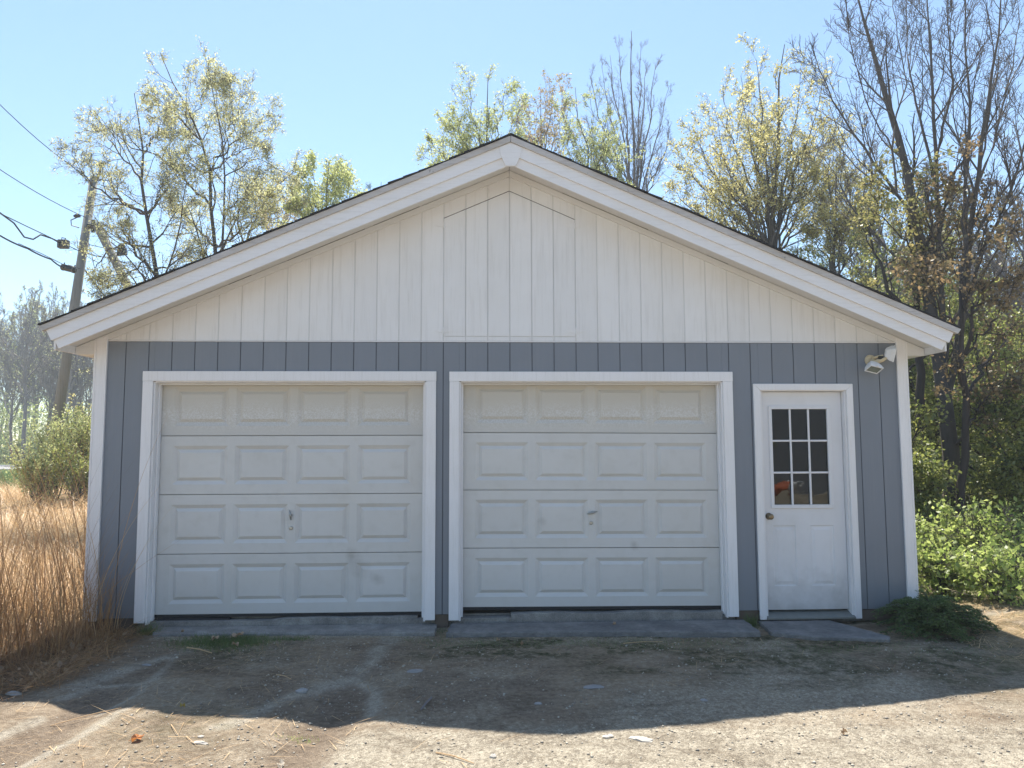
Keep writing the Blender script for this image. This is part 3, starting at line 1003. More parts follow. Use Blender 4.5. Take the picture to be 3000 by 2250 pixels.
# ---- entry door
ed = bpy.data.objects.new('entry_door', None)
col.objects.link(ed); ed.parent = garage
EX = 5.7905
ed.location = (EX - XC, 0.04, -0.01)
def E_(mb, name, m, bevel=0.0, smooth=False):
    o = mb.build(name, m, ed, bevel, smooth)
    o.location = (-EX, -0.04, 0.01)
    return o
# leaf as a frame with openings: glazing 5.885..6.42 / 0.93..1.83 ; panels below
LX0, LX1, LZ0, LZ1 = 5.790, 6.556, -0.008, 1.982
GX0, GX1, GZ0, GZ1 = 5.862, 6.448, 0.906, 1.852
mb = MB()
mb.box(LX0, LX1, 0.04, 0.082, LZ0, 0.205)
mb.box(LX0, LX1, 0.04, 0.082, 0.750, GZ0)
mb.box(LX0, LX1, 0.04, 0.082, GZ1, LZ1)
mb.box(LX0, GX0, 0.04, 0.082, GZ0, GZ1)
mb.box(GX1, LX1, 0.04, 0.082, GZ0, GZ1)
for xa, xb in ((LX0, 5.872), (6.085, 6.222), (6.442, LX1)): mb.box(xa, xb, 0.04, 0.082, 0.205, 0.750)
E_(mb, 'door_leaf', M['entry'])
for xa, xb in ((5.872, 6.085), (6.222, 6.442)):
    cx, cz, w, h = (xa + xb) / 2, 0.4775, (xb - xa) / 2, 0.2725
    v, f = [], []
    for ins, dep in ((0, 0.04), (0.006, 0.047), (0.018, 0.047), (0.042, 0.0415)):
        v += [(cx - w + ins, dep, cz - h + ins), (cx + w - ins, dep, cz - h + ins), (cx + w - ins, dep, cz + h - ins), (cx - w + ins, dep, cz + h - ins)]
    for r in range(3):
        for k in range(4):
            a, b = 4 * r + k, 4 * r + (k + 1) % 4
            f.append([a, b, b + 4, a + 4])
    f.append([12, 13, 14, 15])
    E_(MB().add(v, f), 'raised_panel', M['entry'])
# glazing frame (plastic moulding proud of the leaf), muntins, panes
PX0, PX1, PZ0, PZ1 = 5.893, 6.414, 0.940, 1.822
mb = MB()
mb.box(GX0, GX1, 0.027, 0.05, GZ0, PZ0); mb.box(GX0, GX1, 0.027, 0.05, PZ1, GZ1)
mb.box(GX0, PX0, 0.027, 0.05, PZ0, PZ1); mb.box(PX1, GX1, 0.027, 0.05, PZ0, PZ1)
E_(mb, 'glazing_frame', M['entry'], 0.003)
mw = 0.009
cxs = [PX0 + (PX1 - PX0) * i / 3 for i in (1, 2)]
czs = [PZ0 + (PZ1 - PZ0) * i / 3 for i in (1, 2)]
for x in cxs:
    mb = MB(); mb.box(x - mw, x + mw, 0.034, 0.049, PZ0 + .0005, PZ1 - .0005); E_(mb, 'muntin', M['entry'], 0.003)
for z in czs:
    zx = [PX0 + .0005, cxs[0] - mw - .0005, cxs[0] + mw + .0005, cxs[1] - mw - .0005, cxs[1] + mw + .0005, PX1 - .0005]
    mb = MB()
    for i in (0, 2, 4): mb.box(zx[i], zx[i + 1], 0.034, 0.049, z - mw, z + mw)
    E_(mb, 'muntin', M['entry'], 0.003)


def glass_mat():
    k = NT('window_glass')
    tr = k.n('ShaderNodeBsdfTransparent'); tr.inputs[0].default_value = (0.75, 0.8, 0.8, 1)
    gl = k.n('ShaderNodeBsdfGlossy'); gl.inputs['Roughness'].default_value = 0.01
    nz = k.noise(k.coords(kind='world'), 5, 2)
    b = k.n('ShaderNodeBump'); b.inputs['Strength'].default_value = 0.06; b.inputs['Distance'].default_value = 0.02
    k.l(nz, b.inputs['Height']); k.l(b.outputs[0], gl.inputs['Normal'])
    fr = k.n('ShaderNodeFresnel'); fr.inputs[0].default_value = 1.55
    ms = k.n('ShaderNodeMixShader')
    k.l(k.math('MULTIPLY', fr.outputs[0], 1.0), ms.inputs[0])
    k.l(tr.outputs[0], ms.inputs[1]); k.l(gl.outputs[0], ms.inputs[2])
    k.l(ms.outputs[0], k.out.inputs[0])
    return k.m


M['glass'] = glass_mat()
xs3 = [PX0] + cxs + [PX1]
zs3 = [PZ0] + czs + [PZ1]
for i in range(3):
    for j in range(3):
        mb = MB(); mb.box(xs3[i] + 0.003, xs3[i + 1] - 0.003, 0.052, 0.055, zs3[j] + 0.003, zs3[j + 1] - 0.003)
        E_(mb, 'window_pane', M['glass'])
# knob
mb = MB()
kx, kz = 5.838, 0.836
mb.tube([(kx, 0.039, kz), (kx, 0.030, kz), (kx, 0.024, kz), (kx, 0.006, kz), (kx, -0.002, kz), (kx, -0.014, kz), (kx, -0.022, kz), (kx, -0.024, kz)],
        [0.032, 0.030, 0.014, 0.013, 0.024, 0.027, 0.022, 0.012], 20)
E_(mb, 'door_knob', M['brass'], smooth=True)
# jamb, stop, threshold
mb = MB(); mb.box(5.764, 5.786, -0.012, 0.12, -0.06, 1.994); G(mb, 'jamb', M['white'])
mb = MB(); mb.box(6.561, 6.580, -0.012, 0.12, -0.06, 1.994); G(mb, 'jamb', M['white'])
mb = MB(); mb.box(5.7865, 6.5605, -0.012, 0.12, 1.987, 2.003); G(mb, 'jamb', M['white'])
mb = MB()
mb.prism_y([(0, 0), (1, 0), (1, 1), (0, 1)], 0, 1) if False else None
mb.add([(5.768, -0.045, -0.060), (6.577, -0.045, -0.060), (6.577, 0.10, -0.018), (5.768, 0.10, -0.018),
        (5.768, -0.045, -0.078), (6.577, -0.045, -0.078), (6.577, 0.10, -0.078), (5.768, 0.10, -0.078)],
       [[0, 1, 2, 3], [4, 7, 6, 5], [4, 5, 1, 0], [5, 6, 2, 1], [6, 7, 3, 2], [7, 4, 0, 3]])
G(mb, 'threshold', M['threshold'], bevel=0.002)

# concrete strip in the gap under the right door
mb = MB()
xs_ = np.linspace(3.46, 5.385, 30)
top = [(x, -0.012 + 0.006 * math.sin(x * 7) + random.uniform(-.003, .003)) for x in xs_]
mb.prism_y([(3.46, -0.11)] + top + [(5.385, -0.11)], 0.035, 0.40)
G(mb, 'door_footing', M['concrete'], bevel=0.003)
mb = MB()
xs_ = np.linspace(1.15, 2.62, 24)
top = [(x, -0.075 + 0.045 * min(1, (x - 1.15) / .3) + random.uniform(-.003, .003)) for x in xs_]
mb.prism_y([(1.15, -0.13)] + top + [(2.62, -0.13)], 0.06, 0.40)
G(mb, 'door_footing', M['concrete'], bevel=0.003)
mb = MB(); mb.tube([(0.31, 0.125, -0.045), (0.95, 0.12, -0.055)], 0.024, 8)
G(mb, 'seal_strip', M['seal'])

# ================================================================ SLABS in front of the doors
def slab(name, poly, top, mat, label, cat, thick=0.10, rough=0.008):
    pts = []
    n = len(poly)
    for i in range(n):
        (xa, ya), (xb, yb) = poly[i], poly[(i + 1) % n]
        L = math.hypot(xb - xa, yb - ya)
        k = max(1, int(L / 0.06))
        for j in range(k):
            t = j / k
            pts.append((xa + (xb - xa) * t + random.uniform(-rough, rough), ya + (yb - ya) * t + random.uniform(-rough, rough)))
    mb = MB(); mb.prism_z(pts, top - thick, top)
    o = mb.build(name, mat, bevel=0.008, seg=2)
    return tag(o, label, cat)


slab('concrete_apron', [(0.40, -0.20), (2.80, -0.27), (2.80, 0.04), (0.34, 0.04)], -0.088, M['concrete'], 'worn concrete apron sunk in gravel before the left garage door', 'apron')
slab('stone_slab', [(2.90, -0.34), (4.1, -0.37), (5.54, -0.46), (5.56, -0.03), (2.93, -0.03)], -0.074, M['slate'], 'long dark stone slab before the right garage door', 'slab')
slab('stone_slab', [(5.64, -0.43), (5.95, -0.60), (6.50, -0.70), (6.56, -0.62), (6.50, -0.45), (6.33, -0.05), (5.68, -0.05)], -0.084, M['slate'],
     'short dark stone step below the white entry door', 'slab')

# ================================================================ FLOODLIGHT
fl = thing('floodlight', 'twin-headed white motion floodlight with yellowed mount at the right end of the blue siding', 'floodlight', (6.826, -0.012, 2.276))
mb = MB()
mb.tube([(0, 0, 0), (0, -0.012, 0), (0, -0.022, 0)], [0.052, 0.050, 0.035], 20)
mb.build('mount_plate', M['lampcream'], fl, smooth=False)
mb = MB()
mb.tube([(0.0, -0.02, -0.015), (0.03, -0.05, -0.02), (0.07, -0.085, -0.005), (0.105, -0.10, 0.012)], [0.026, 0.022, 0.02, 0.010], 10)
mb.tube([(0.01, -0.02, 0.012), (0.05, -0.06, 0.03), (0.085, -0.08, 0.036)], [0.014, 0.012, 0.010], 8)
mb.build('arm', M['lampcream'], fl, smooth=True)
mb = MB()
mb.box(0.040, 0.080, -0.098, -0.06, 0.000, 0.030)
mb.build('motion_sensor', M['black'], fl, bevel=0.004)
mb = MB(); mb.tube([(0.012, -0.05, -0.042), (0.012, -0.058, -0.042), (0.012, -0.061, -0.042)], [0.016, 0.015, 0.008], 12)
mb.tube([(0.0, -0.02, -0.04), (-0.01, -0.05, -0.05)], 0.013, 8)
mb.build('swivel', M['lampwhite'], fl)


def lamp_head(loc, aim, roll, W=0.066, H=0.048):
    h = bpy.data.objects.new('lamp_head', None)
    col.objects.link(h); h.parent = fl
    h.location = loc
    q = Vector(aim).to_track_quat('-Z', 'Y')
    h.rotation_euler = (q @ Matrix.Rotation(roll, 3, 'Z').to_quaternion()).to_euler()
    # front rim at z=0 looking to -Z, housing behind in +Z
    v, f = [], []
    rings = [(W * 0.96, H * 0.96, 0.0), (W * 0.93, H * 0.93, 0.022), (W * 0.62, H * 0.62, 0.062), (W * 0.40, H * 0.45, 0.072)]
    for w, hh, z in rings: v += [(-w, -hh, z), (w, -hh, z), (w, hh, z), (-w, hh, z)]
    for r in range(3):
        for k in range(4):
            a, b = 4 * r + k, 4 * r + (k + 1) % 4
            f.append([a, b, b + 4, a + 4])
    f.append([12, 13, 14, 15])
    MB().add(v, f).build('housing', M['lampwhite'], h, bevel=0.006, seg=2)
    mb = MB()
    t = 0.009
    mb.box(-W, W, -H, -H + t, -0.012, 0.004); mb.box(-W, W, H - t, H, -0.012, 0.004)
    mb.box(-W, -W + t, -H + t, H - t, -0.012, 0.004); mb.box(W - t, W, -H + t, H - t, -0.012, 0.004)
    mb.box(-0.01, 0.01, H, H + 0.012, -0.012, 0.004)
    mb.build('rim', M['lampwhite'], h, bevel=0.002)
    mb = MB(); mb.box(-W + t, W - t, -H + t, H - t, -0.005, -0.002)
    mb.build('lens', M['lampglass'], h)


lamp_head((0.160, -0.115, 0.050), (0.86, -0.34, -0.16), math.radians(62))
lamp_head((-0.030, -0.115, -0.092), (-0.10, -0.42, -0.72), math.radians(24))

# ================================================================ BRANCHES, LEAVES, TREES
def norm(a):
    return a / np.maximum(np.linalg.norm(a, axis=-1, keepdims=True), 1e-9)


def resample(pts, n, jit=0.0):
    pts = V3(pts)
    d = np.concatenate([[0], np.cumsum(np.linalg.norm(np.diff(pts, axis=0), axis=1))])
    t = np.linspace(0, d[-1], n)
    # smooth (Catmull-like) by interpolating then averaging
    q = np.stack([np.interp(t, d, pts[:, i]) for i in range(3)], -1)
    for _ in range(2):
        q[1:-1] = 0.25 * q[:-2] + 0.5 * q[1:-1] + 0.25 * q[2:]
    if jit:
        j = rng.normal(0, jit, q.shape)
        j[0] = 0
        q = q + j
    return q


def tubes(P, R, sides):
    """P (N,n,3), R (N,n) -> verts, quads"""
    N, n, _ = P.shape
    T = np.empty_like(P)
    T[:, 1:-1] = P[:, 2:] - P[:, :-2]
    T[:, 0] = P[:, 1] - P[:, 0]
    T[:, -1] = P[:, -1] - P[:, -2]
    T = norm(T)
    ref = np.where(np.abs(T[..., 2:3]) < 0.9, np.array([0, 0, 1.0]), np.array([1.0, 0, 0]))
    U = norm(np.cross(T, ref))
    W = np.cross(T, U)
    a = np.arange(sides) * 2 * math.pi / sides
    ring = U[:, :, None] * np.cos(a)[:, None] + W[:, :, None] * np.sin(a)[:, None]
    v = (P[:, :, None] + ring * R[:, :, None, None]).reshape(-1, 3)
    b = (np.arange(N) * n * sides)[:, None, None] + (np.arange(n - 1) * sides)[None, :, None]
    k = np.arange(sides)[None, None, :]
    k2 = (k + 1) % sides
    f = np.stack([b + k, b + k2, b + k2 + sides, b + k + sides], -1).reshape(-1, 4)
    return v, f


def spawn(P, R, k, lenf, ang, up, n=6, tmin=0.2, wob=0.16, rmin=0.003, rf=0.6, lmin=0.1, lmax=9, tmax=1.0):
    N, m, _ = P.shape
    L = np.linalg.norm(np.diff(P, axis=1), axis=2).sum(1)
    t = (tmin + (tmax - tmin) * (np.arange(k)[None] + rng.random((N, k))) / k)
    x = t * (m - 1)
    i = np.minimum(x.astype(int), m - 2)
    fr = (x - i)[..., None]
    ar = np.arange(N)[:, None]
    S = P[ar, i] * (1 - fr) + P[ar, i + 1] * fr
    T = norm(P[ar, i + 1] - P[ar, i])
    r0 = (R[ar, i] * (1 - fr[..., 0]) + R[ar, i + 1] * fr[..., 0])
    S, T, r0, t2 = S.reshape(-1, 3), T.reshape(-1, 3), r0.ravel(), t.ravel()
    Lc = np.clip(np.repeat(np.minimum(L, lmax * 2.6), k) * lenf * (1.25 - 1.0 * t2) * rng.uniform(0.55, 1.35, t2.size), lmin, lmax)
    rv = rng.normal(size=S.shape)
    u = norm(rv - (rv * T).sum(1, keepdims=True) * T)
    a = np.radians(ang) * rng.uniform(0.65, 1.3, t2.size)[:, None]
    D = norm(T * np.cos(a) + u * np.sin(a) + np.array([0, 0, up * 0.5]))
    Q = np.empty((t2.size, n, 3))
    Q[:, 0] = S
    for j in range(1, n):
        D = norm(D + rng.normal(0, wob, D.shape) + np.array([0, 0, up * 0.22]))
        Q[:, j] = Q[:, j - 1] + D * (Lc / (n - 1))[:, None]
    rs = np.maximum(np.minimum(r0 * rf, Lc * 0.022), rmin)
    Rr = np.maximum(rs[:, None] * np.linspace(1, 0.3, n)[None], rmin * 0.75)
    return Q, Rr


def leaves(P, per, size, asp=0.5, spread=0.04, tmin=0.15, cluster=1, cl_r=0.03, droop=0.3):
    """diamond leaves spread along the twigs P (N,n,3)"""
    N, m, _ = P.shape
    tot = int(N * per)
    wl = np.linalg.norm(P[:, -1] - P[:, 0], axis=1) ** 1.3
    bi = rng.choice(N, tot, p=wl / wl.sum())
    t = rng.uniform(tmin, 1, tot) * (m - 1)
    i = np.minimum(t.astype(int), m - 2)
    fr = (t - i)[:, None]
    S = P[bi, i] * (1 - fr) + P[bi, i + 1] * fr + rng.normal(0, spread, (tot, 3))
    if cluster > 1:
        S = np.repeat(S, cluster, 0) + rng.normal(0, cl_r, (tot * cluster, 3))
    n = len(S)
    d = norm(rng.normal(size=(n, 3)) + np.array([0, 0, -droop]))
    w = norm(np.cross(d, rng.normal(size=(n, 3))))
    s = size * rng.uniform(0.55, 1.35, (n, 1))
    nn = np.cross(d, w)
    v = np.stack([S, S + d * s * 0.45 + w * s * asp * 0.5 + nn * s * 0.08, S + d * s, S + d * s * 0.5 - w * s * asp * 0.5 + nn * s * 0.08], 1).reshape(-1, 3)
    f = np.arange(n * 4).reshape(-1, 4)
    return v, f


def assemble(name, chunks, mats, parent=None, loc=None):
    vs, fs, mi, off = [], [], [], 0
    for v, f, m in chunks:
        vs.append(v); fs.append(f + off); mi.append(np.full(len(f), m)); off += len(v)
    V = np.concatenate(vs)
    if loc is not None: V = V - np.asarray(loc)
    me = new_mesh(name, V, np.concatenate(fs), mats, np.concatenate(mi), smooth=False)
    return link(name, me, parent)


def tree(label, limbs, r0, bark, leaf=None, levels=((9, 0.42, 38, 0.25), (6, 0.42, 38, 0.15), (4, 0.45, 40, 0.1)), per=3, lsize=0.05, asp=0.5,
         name='tree', cat='tree', group=None, jit=0.03, lmax=(2.2, 0.9, 0.4), cluster=1, tmin=0.25, rmin=0.0035, leaf_levels=1, base=None, spread=0.03, wob=0.16, cl_r=0.03):
    """limbs: list of (points, radius factor); the first one is the trunk and starts at the ground"""
    base = limbs[0][0][0] if base is None else base
    t = thing(name, label, cat, tuple(map(float, base)), group)
    P0 = np.stack([resample(p, 14, jit) for p, _ in limbs])
    R0 = np.stack([r0 * rf * (0.07 + 0.93 * np.linspace(1, 0, 14) ** 0.9) for _, rf in limbs])
    for i in range(1, len(limbs)):        # seat every limb on the one it grows from
        if np.linalg.norm(P0[i, 0] - P0[0, 0]) < 0.6: continue
        Q = P0[:i].reshape(-1, 3)
        d = np.linalg.norm(Q - P0[i, 0], axis=1)
        j = int(d.argmin())
        if d[j] < 1.6:
            P0[i] += (Q[j] - P0[i, 0]) * ((1 - np.linspace(0, 1, 14)) ** 2)[:, None]
            rp = R0[:i].reshape(-1)[j]
            if R0[i, 0] > rp * 0.8: R0[i] *= rp * 0.8 / R0[i, 0]
    R0 = np.maximum(R0, 0.006)
    chunks = [(*tubes(P0, R0, 7), 0)]
    P, R = P0, R0
    alls = []
    for li, (k, lf, an, up) in enumerate(levels):
        P, R = spawn(P, R, k, lf, an, up, n=7 if li == 0 else 5, tmin=tmin if li == 0 else 0.15, lmax=lmax[li], rmin=rmin, wob=wob)
        chunks.append((*tubes(P, R, 4 if li == 0 else 3), 0))
        alls.append(P)
    nb = 2 if len(chunks) > 2 else 1
    assemble('trunk', chunks[:nb], [bark], t, base)
    mats = [bark]
    cr = chunks[nb:]
    if leaf is not None:
        mats.append(leaf)
        for Pl in alls[-leaf_levels:]:
            cr.append((*leaves(Pl, per, lsize, asp, spread=spread, cluster=cluster, cl_r=cl_r), 1))
    if cr: assemble('crown', cr, mats, t, base)
    return t


def L(Y, pts, rf=1.0, dy=0.0, start=None):
    """limb given by its place in the photograph at distance Y; dy bends it forwards or back in depth"""
    n = len(pts)
    out = [at(px, py, Y + dy * (i / max(1, n - 1)) ** 1.3) for i, (px, py) in enumerate(pts)]
    if start is not None: out = [np.array(start, float)] + out
    return (out, rf)


def ground_pt(p):
    return np.array([p[0], p[1], hz(p[0], p[1]) - 0.05])


# --- young tree on the left, several stems (behind the garage)
b = ground_pt(at(470, 640, 9.0))
tree('tall multi-stemmed tree with sparse olive-yellow young leaves behind the left roof slope', [
    L(9, [(468, 560), (456, 388), (432, 280), (400, 216), (360, 152), (346, 112)], 1.0, 0.5, b),
    L(9, [(456, 388), (480, 348), (500, 316), (560, 272), (586, 236)], 0.5, 1.5),
    L(9, [(470, 560), (497, 400), (494, 330), (462, 220), (444, 142)], 0.75, -1.0, b + [0.2, 0.1, 0]),
    L(9, [(452, 470), (400, 400), (345, 345), (262, 300), (200, 250)], 0.5, -1.2),
    L(9, [(496, 345), (520, 250), (520, 190)], 0.35, 1.2),
    L(9, [(440, 300), (380, 240), (330, 205)], 0.3, -1.2),
    L(9, [(497, 400), (560, 340), (600, 370), (640, 375)], 0.35, 1.4),
    L(9, [(500, 316), (505, 240), (495, 170)], 0.3, -0.7),
    L(9, [(456, 388), (520, 330), (560, 310), (580, 330)], 0.3, 0.9),
    L(9, [(432, 280), (400, 260), (372, 262)], 0.25, 0.9),
    L(9, [(420, 250), (440, 190), (470, 160)], 0.22, -0.8),
    L(9, [(498, 450), (540, 430), (590, 420)], 0.25, -1.2),
    L(9, [(468, 540), (430, 500), (400, 470), (390, 430)], 0.35, 1.2),
    L(9, [(470, 560), (520, 510), (550, 470), (560, 440)], 0.35, -1.2),
    L(9, [(455, 400), (420, 370), (400, 330)], 0.25, -1.5),
], 0.075, M['bark'], M['leaf_olive'], levels=((13, 0.44, 48, 0.10), (7, 0.48, 44, 0.05), (4, 0.5, 42, 0.0)), per=1.9, lsize=0.044, asp=0.5,
    lmax=(2.1, 1.0, 0.42), cluster=3, tmin=0.2, cl_r=0.035, spread=0.02)
b = ground_pt(at(360, 620, 8.0))
tree('shorter multi-stemmed tree with olive leaves beside the utility pole, left of the tall one', [
    L(8, [(344, 592), (308, 480), (312, 400), (304, 320), (294, 240), (290, 200)], 1.0, 0.4, b),
    L(8, [(310, 480), (250, 440), (192, 400), (160, 340), (156, 320)], 0.6, -0.8),
    L(8, [(312, 400), (260, 330), (225, 290), (205, 270)], 0.5, 0.8),
    L(8, [(350, 600), (400, 500), (380, 430), (400, 380)], 0.6, -1.0, b),
    L(8, [(350, 600), (270, 560), (230, 600)], 0.4, -0.8, b),
    L(8, [(308, 470), (350, 420), (370, 330)], 0.4, 1.0),
    L(8, [(304, 330), (340, 290), (350, 250)], 0.3, -0.8),
    L(8, [(310, 420), (350, 400), (380, 420)], 0.3, -1.0),
    L(8, [(344, 592), (310, 560), (270, 500), (250, 470)], 0.35, -1.0),
    L(8, [(344, 592), (390, 560), (430, 540)], 0.3, 1.0),
    L(8, [(308, 470), (270, 450), (240, 400), (230, 360)], 0.3, 1.0),
    L(8, [(304, 560), (250, 600), (215, 640)], 0.25, -0.8),
    L(8, [(280, 520), (230, 520), (200, 570), (205, 620)], 0.3, 0.6),
], 0.085, M['bark'], M['leaf_olive'], levels=((13, 0.44, 48, 0.10), (7, 0.48, 44, 0.05), (4, 0.5, 42, 0.0)), per=1.25, lsize=0.046, asp=0.4,
    lmax=(1.8, 0.9, 0.4), cluster=3, tmin=0.2)
b = ground_pt(at(560, 640, 10))
tree('low branching tree with olive leaves along the left roof slope, right of the tall one', [
    L(10, [(520, 532), (545, 470), (572, 420), (620, 375), (645, 365)], 1.0, 0.4, b),
    L(10, [(545, 500), (600, 460), (640, 430)], 0.6, 1.2),
    L(10, [(520, 532), (510, 460), (540, 400), (560, 370)], 0.6, -1.0),
    L(10, [(530, 560), (590, 520), (620, 480)], 0.6, -0.6, b),
    L(10, [(530, 560), (440, 520), (400, 470)], 0.6, -0.8, b),
], 0.08, M['bark'], M['leaf_olive'], levels=((13, 0.44, 48, 0.10), (7, 0.48, 44, 0.05), (4, 0.5, 42, 0.0)), per=1.8, lsize=0.044, asp=0.4,
    lmax=(1.6, 0.9, 0.4), cluster=3)
# --- small lime tree
def fan(Y, bx, by, tips, rf0=1.0, dyr=1.2, first=None, bend=0.45):
    out = []
    b = ground_pt(at(bx, by, Y))
    for i, (tx, ty) in enumerate(tips):
        mx, my = bx + (tx - bx) * bend * 0.75, by + (ty - by) * bend
        dy = 0 if i == 0 else random.uniform(-dyr, dyr)
        out.append(L(Y, [(bx, by), (mx, my), (bx + (tx - bx) * 0.85, by + (ty - by) * 0.75), (tx, ty)], rf0 if i == 0 else rf0 * random.uniform(0.3, 0.5), dy, b if i == 0 else None))
    return out


tree('small lime-green leafing tree above the middle of the left roof slope', fan(12, 705, 560, [(708, 345), (655, 385), (760, 395), (785, 440), (640, 440), (730, 370), (675, 350)]),
     0.08, M['bark'], M['leaf_lime'], levels=((10, 0.48, 42, 0.2), (6, 0.45, 40, 0.1), (4, 0.5, 40, 0.05)), per=2.0, lsize=0.065, asp=0.7, lmax=(1.3, 0.7, 0.34), cluster=3, tmin=0.25, cl_r=0.045)
tree('thin pinkish budding tree between the olive trees and the lime-green one', fan(17, 600, 560, [(600, 400), (570, 410), (640, 420), (560, 460), (660, 440)]),
     0.07, M['bark_grey'], M['leaf_pink'], levels=((9, 0.4, 30, 0.3), (6, 0.45, 35, 0.15), (4, 0.5, 40, 0.1)), per=1.5, lsize=0.07, asp=0.6, lmax=(1.3, 0.6, 0.35), cluster=2)
# pine tip peeping over the roof
tree('dark pine tip just above the left roof slope', fan(16, 815, 520, [(822, 392), (800, 405), (838, 410)]),
     0.06, M['bark_dark'], M['pine'], levels=((8, 0.25, 60, 0.1), (8, 0.3, 40, 0.1)), per=14, lsize=0.12, asp=0.08, lmax=(0.6, 0.25), cluster=1, spread=0.02)
tree('slim lime leafing tree tip just left of the lime tree behind the ridge', fan(14, 880, 500, [(876, 378), (870, 395)]),
     0.04, M['bark'], M['leaf_lime'], levels=((8, 0.2, 38, 0.25), (5, 0.45, 40, 0.1)), per=3, lsize=0.07, asp=0.7, lmax=(0.5, 0.3), cluster=2)
# --- behind the ridge
tree('lime-green leafing tree rising left of the roof ridge', fan(12, 1050, 430, [(1052, 165), (1010, 180), (985, 250), (930, 300), (912, 330), (1090, 200), (1125, 215), (960, 260), (1120, 300), (1000, 330), (940, 350)]),
     0.09, M['bark'], M['leaf_lime'], levels=((10, 0.50, 42, 0.25), (6, 0.42, 38, 0.15), (4, 0.5, 40, 0.05)), per=1.7, lsize=0.05, asp=0.7, lmax=(1.5, 0.75, 0.34), cluster=3, tmin=0.25, cl_r=0.045)
tree('reddish-green budding tree just right of the roof ridge', fan(14, 1165, 460, [(1168, 200), (1195, 180), (1140, 240), (1215, 250), (1150, 300), (1220, 190)]),
     0.08, M['bark_grey'], M['leaf_pink'], levels=((10, 0.50, 40, 0.25), (6, 0.42, 35, 0.15), (4, 0.5, 40, 0.05)), per=1.2, lsize=0.06, asp=0.7, lmax=(1.5, 0.75, 0.34), cluster=3, tmin=0.25)
tree('yellow-green leafing tree with upright twigs between the ridge and the tall bare tree', fan(13, 1280, 470, [(1245, 190), (1215, 230), (1280, 215), (1310, 250), (1335, 300), (1225, 300), (1340, 370), (1300, 330), (1270, 380)]),
     0.08, M['bark'], M['leaf_lime'], levels=((10, 0.50, 40, 0.25), (6, 0.42, 35, 0.15), (4, 0.5, 40, 0.05)), per=1.6, lsize=0.05, asp=0.7, lmax=(1.5, 0.75, 0.34), cluster=3, tmin=0.25)
tree('tall bare tree with fine upright grey twigs behind the right of the ridge', fan(17, 1372, 520, [(1362, 68), (1385, 90), (1335, 75), (1300, 140), (1275, 160), (1415, 130), (1442, 185), (1395, 140), (1265, 250), (1450, 270), (1320, 120), (1430, 330)], dyr=1.5),
     0.12, M['bark_grey'], None, levels=((11, 0.32, 27, 0.38), (7, 0.44, 33, 0.2), (4, 0.5, 40, 0.1)), lmax=(1.7, 0.85, 0.45), tmin=0.25, rmin=0.0036, wob=0.10)
# --- big yellow leafing maple
tree('large rounded maple full of yellow-green flowers and leaves behind the right roof slope', fan(10, 1665, 585, [
    (1690, 95), (1640, 130), (1600, 160), (1560, 190), (1530, 240), (1495, 270), (1470, 330), (1445, 400), (1730, 150), (1770, 190), (1790, 260), (1800, 330), (1450, 470),
    (1790, 420), (1620, 220), (1680, 260), (1720, 330), (1560, 330), (1600, 400), (1500, 450)], dyr=1.8, bend=0.38),
     0.12, M['bark'], M['leaf_yellow'], levels=((12, 0.48, 42, 0.22), (7, 0.46, 38, 0.12), (4, 0.5, 42, 0.0)), per=1.7, lsize=0.046, asp=0.75, lmax=(1.7, 0.8, 0.36), cluster=3, tmin=0.2, cl_r=0.035)
tree('slender maple with pale yellow leaves just right of the large rounded maple', fan(9, 1800, 640, [(1810, 330), (1770, 390), (1850, 380), (1760, 480), (1870, 440), (1830, 470), (1790, 300)], dyr=1.0),
     0.08, M['bark'], M['leaf_yellow'], levels=((12, 0.48, 42, 0.22), (7, 0.46, 38, 0.12), (4, 0.5, 42, 0.0)), per=1.7, lsize=0.046, asp=0.75, lmax=(1.6, 0.8, 0.36), cluster=3)
tree('dark bushy evergreen low behind the right roof slope', fan(13, 1760, 660, [(1740, 500), (1700, 540), (1790, 510), (1820, 560), (1670, 580)], dyr=1.0),
     0.07, M['bark_dark'], M['pine'], levels=((9, 0.34, 60, 0.0), (7, 0.42, 45, 0.0)), per=16, lsize=0.10, asp=0.14, lmax=(0.9, 0.4), cluster=1, spread=0.05)
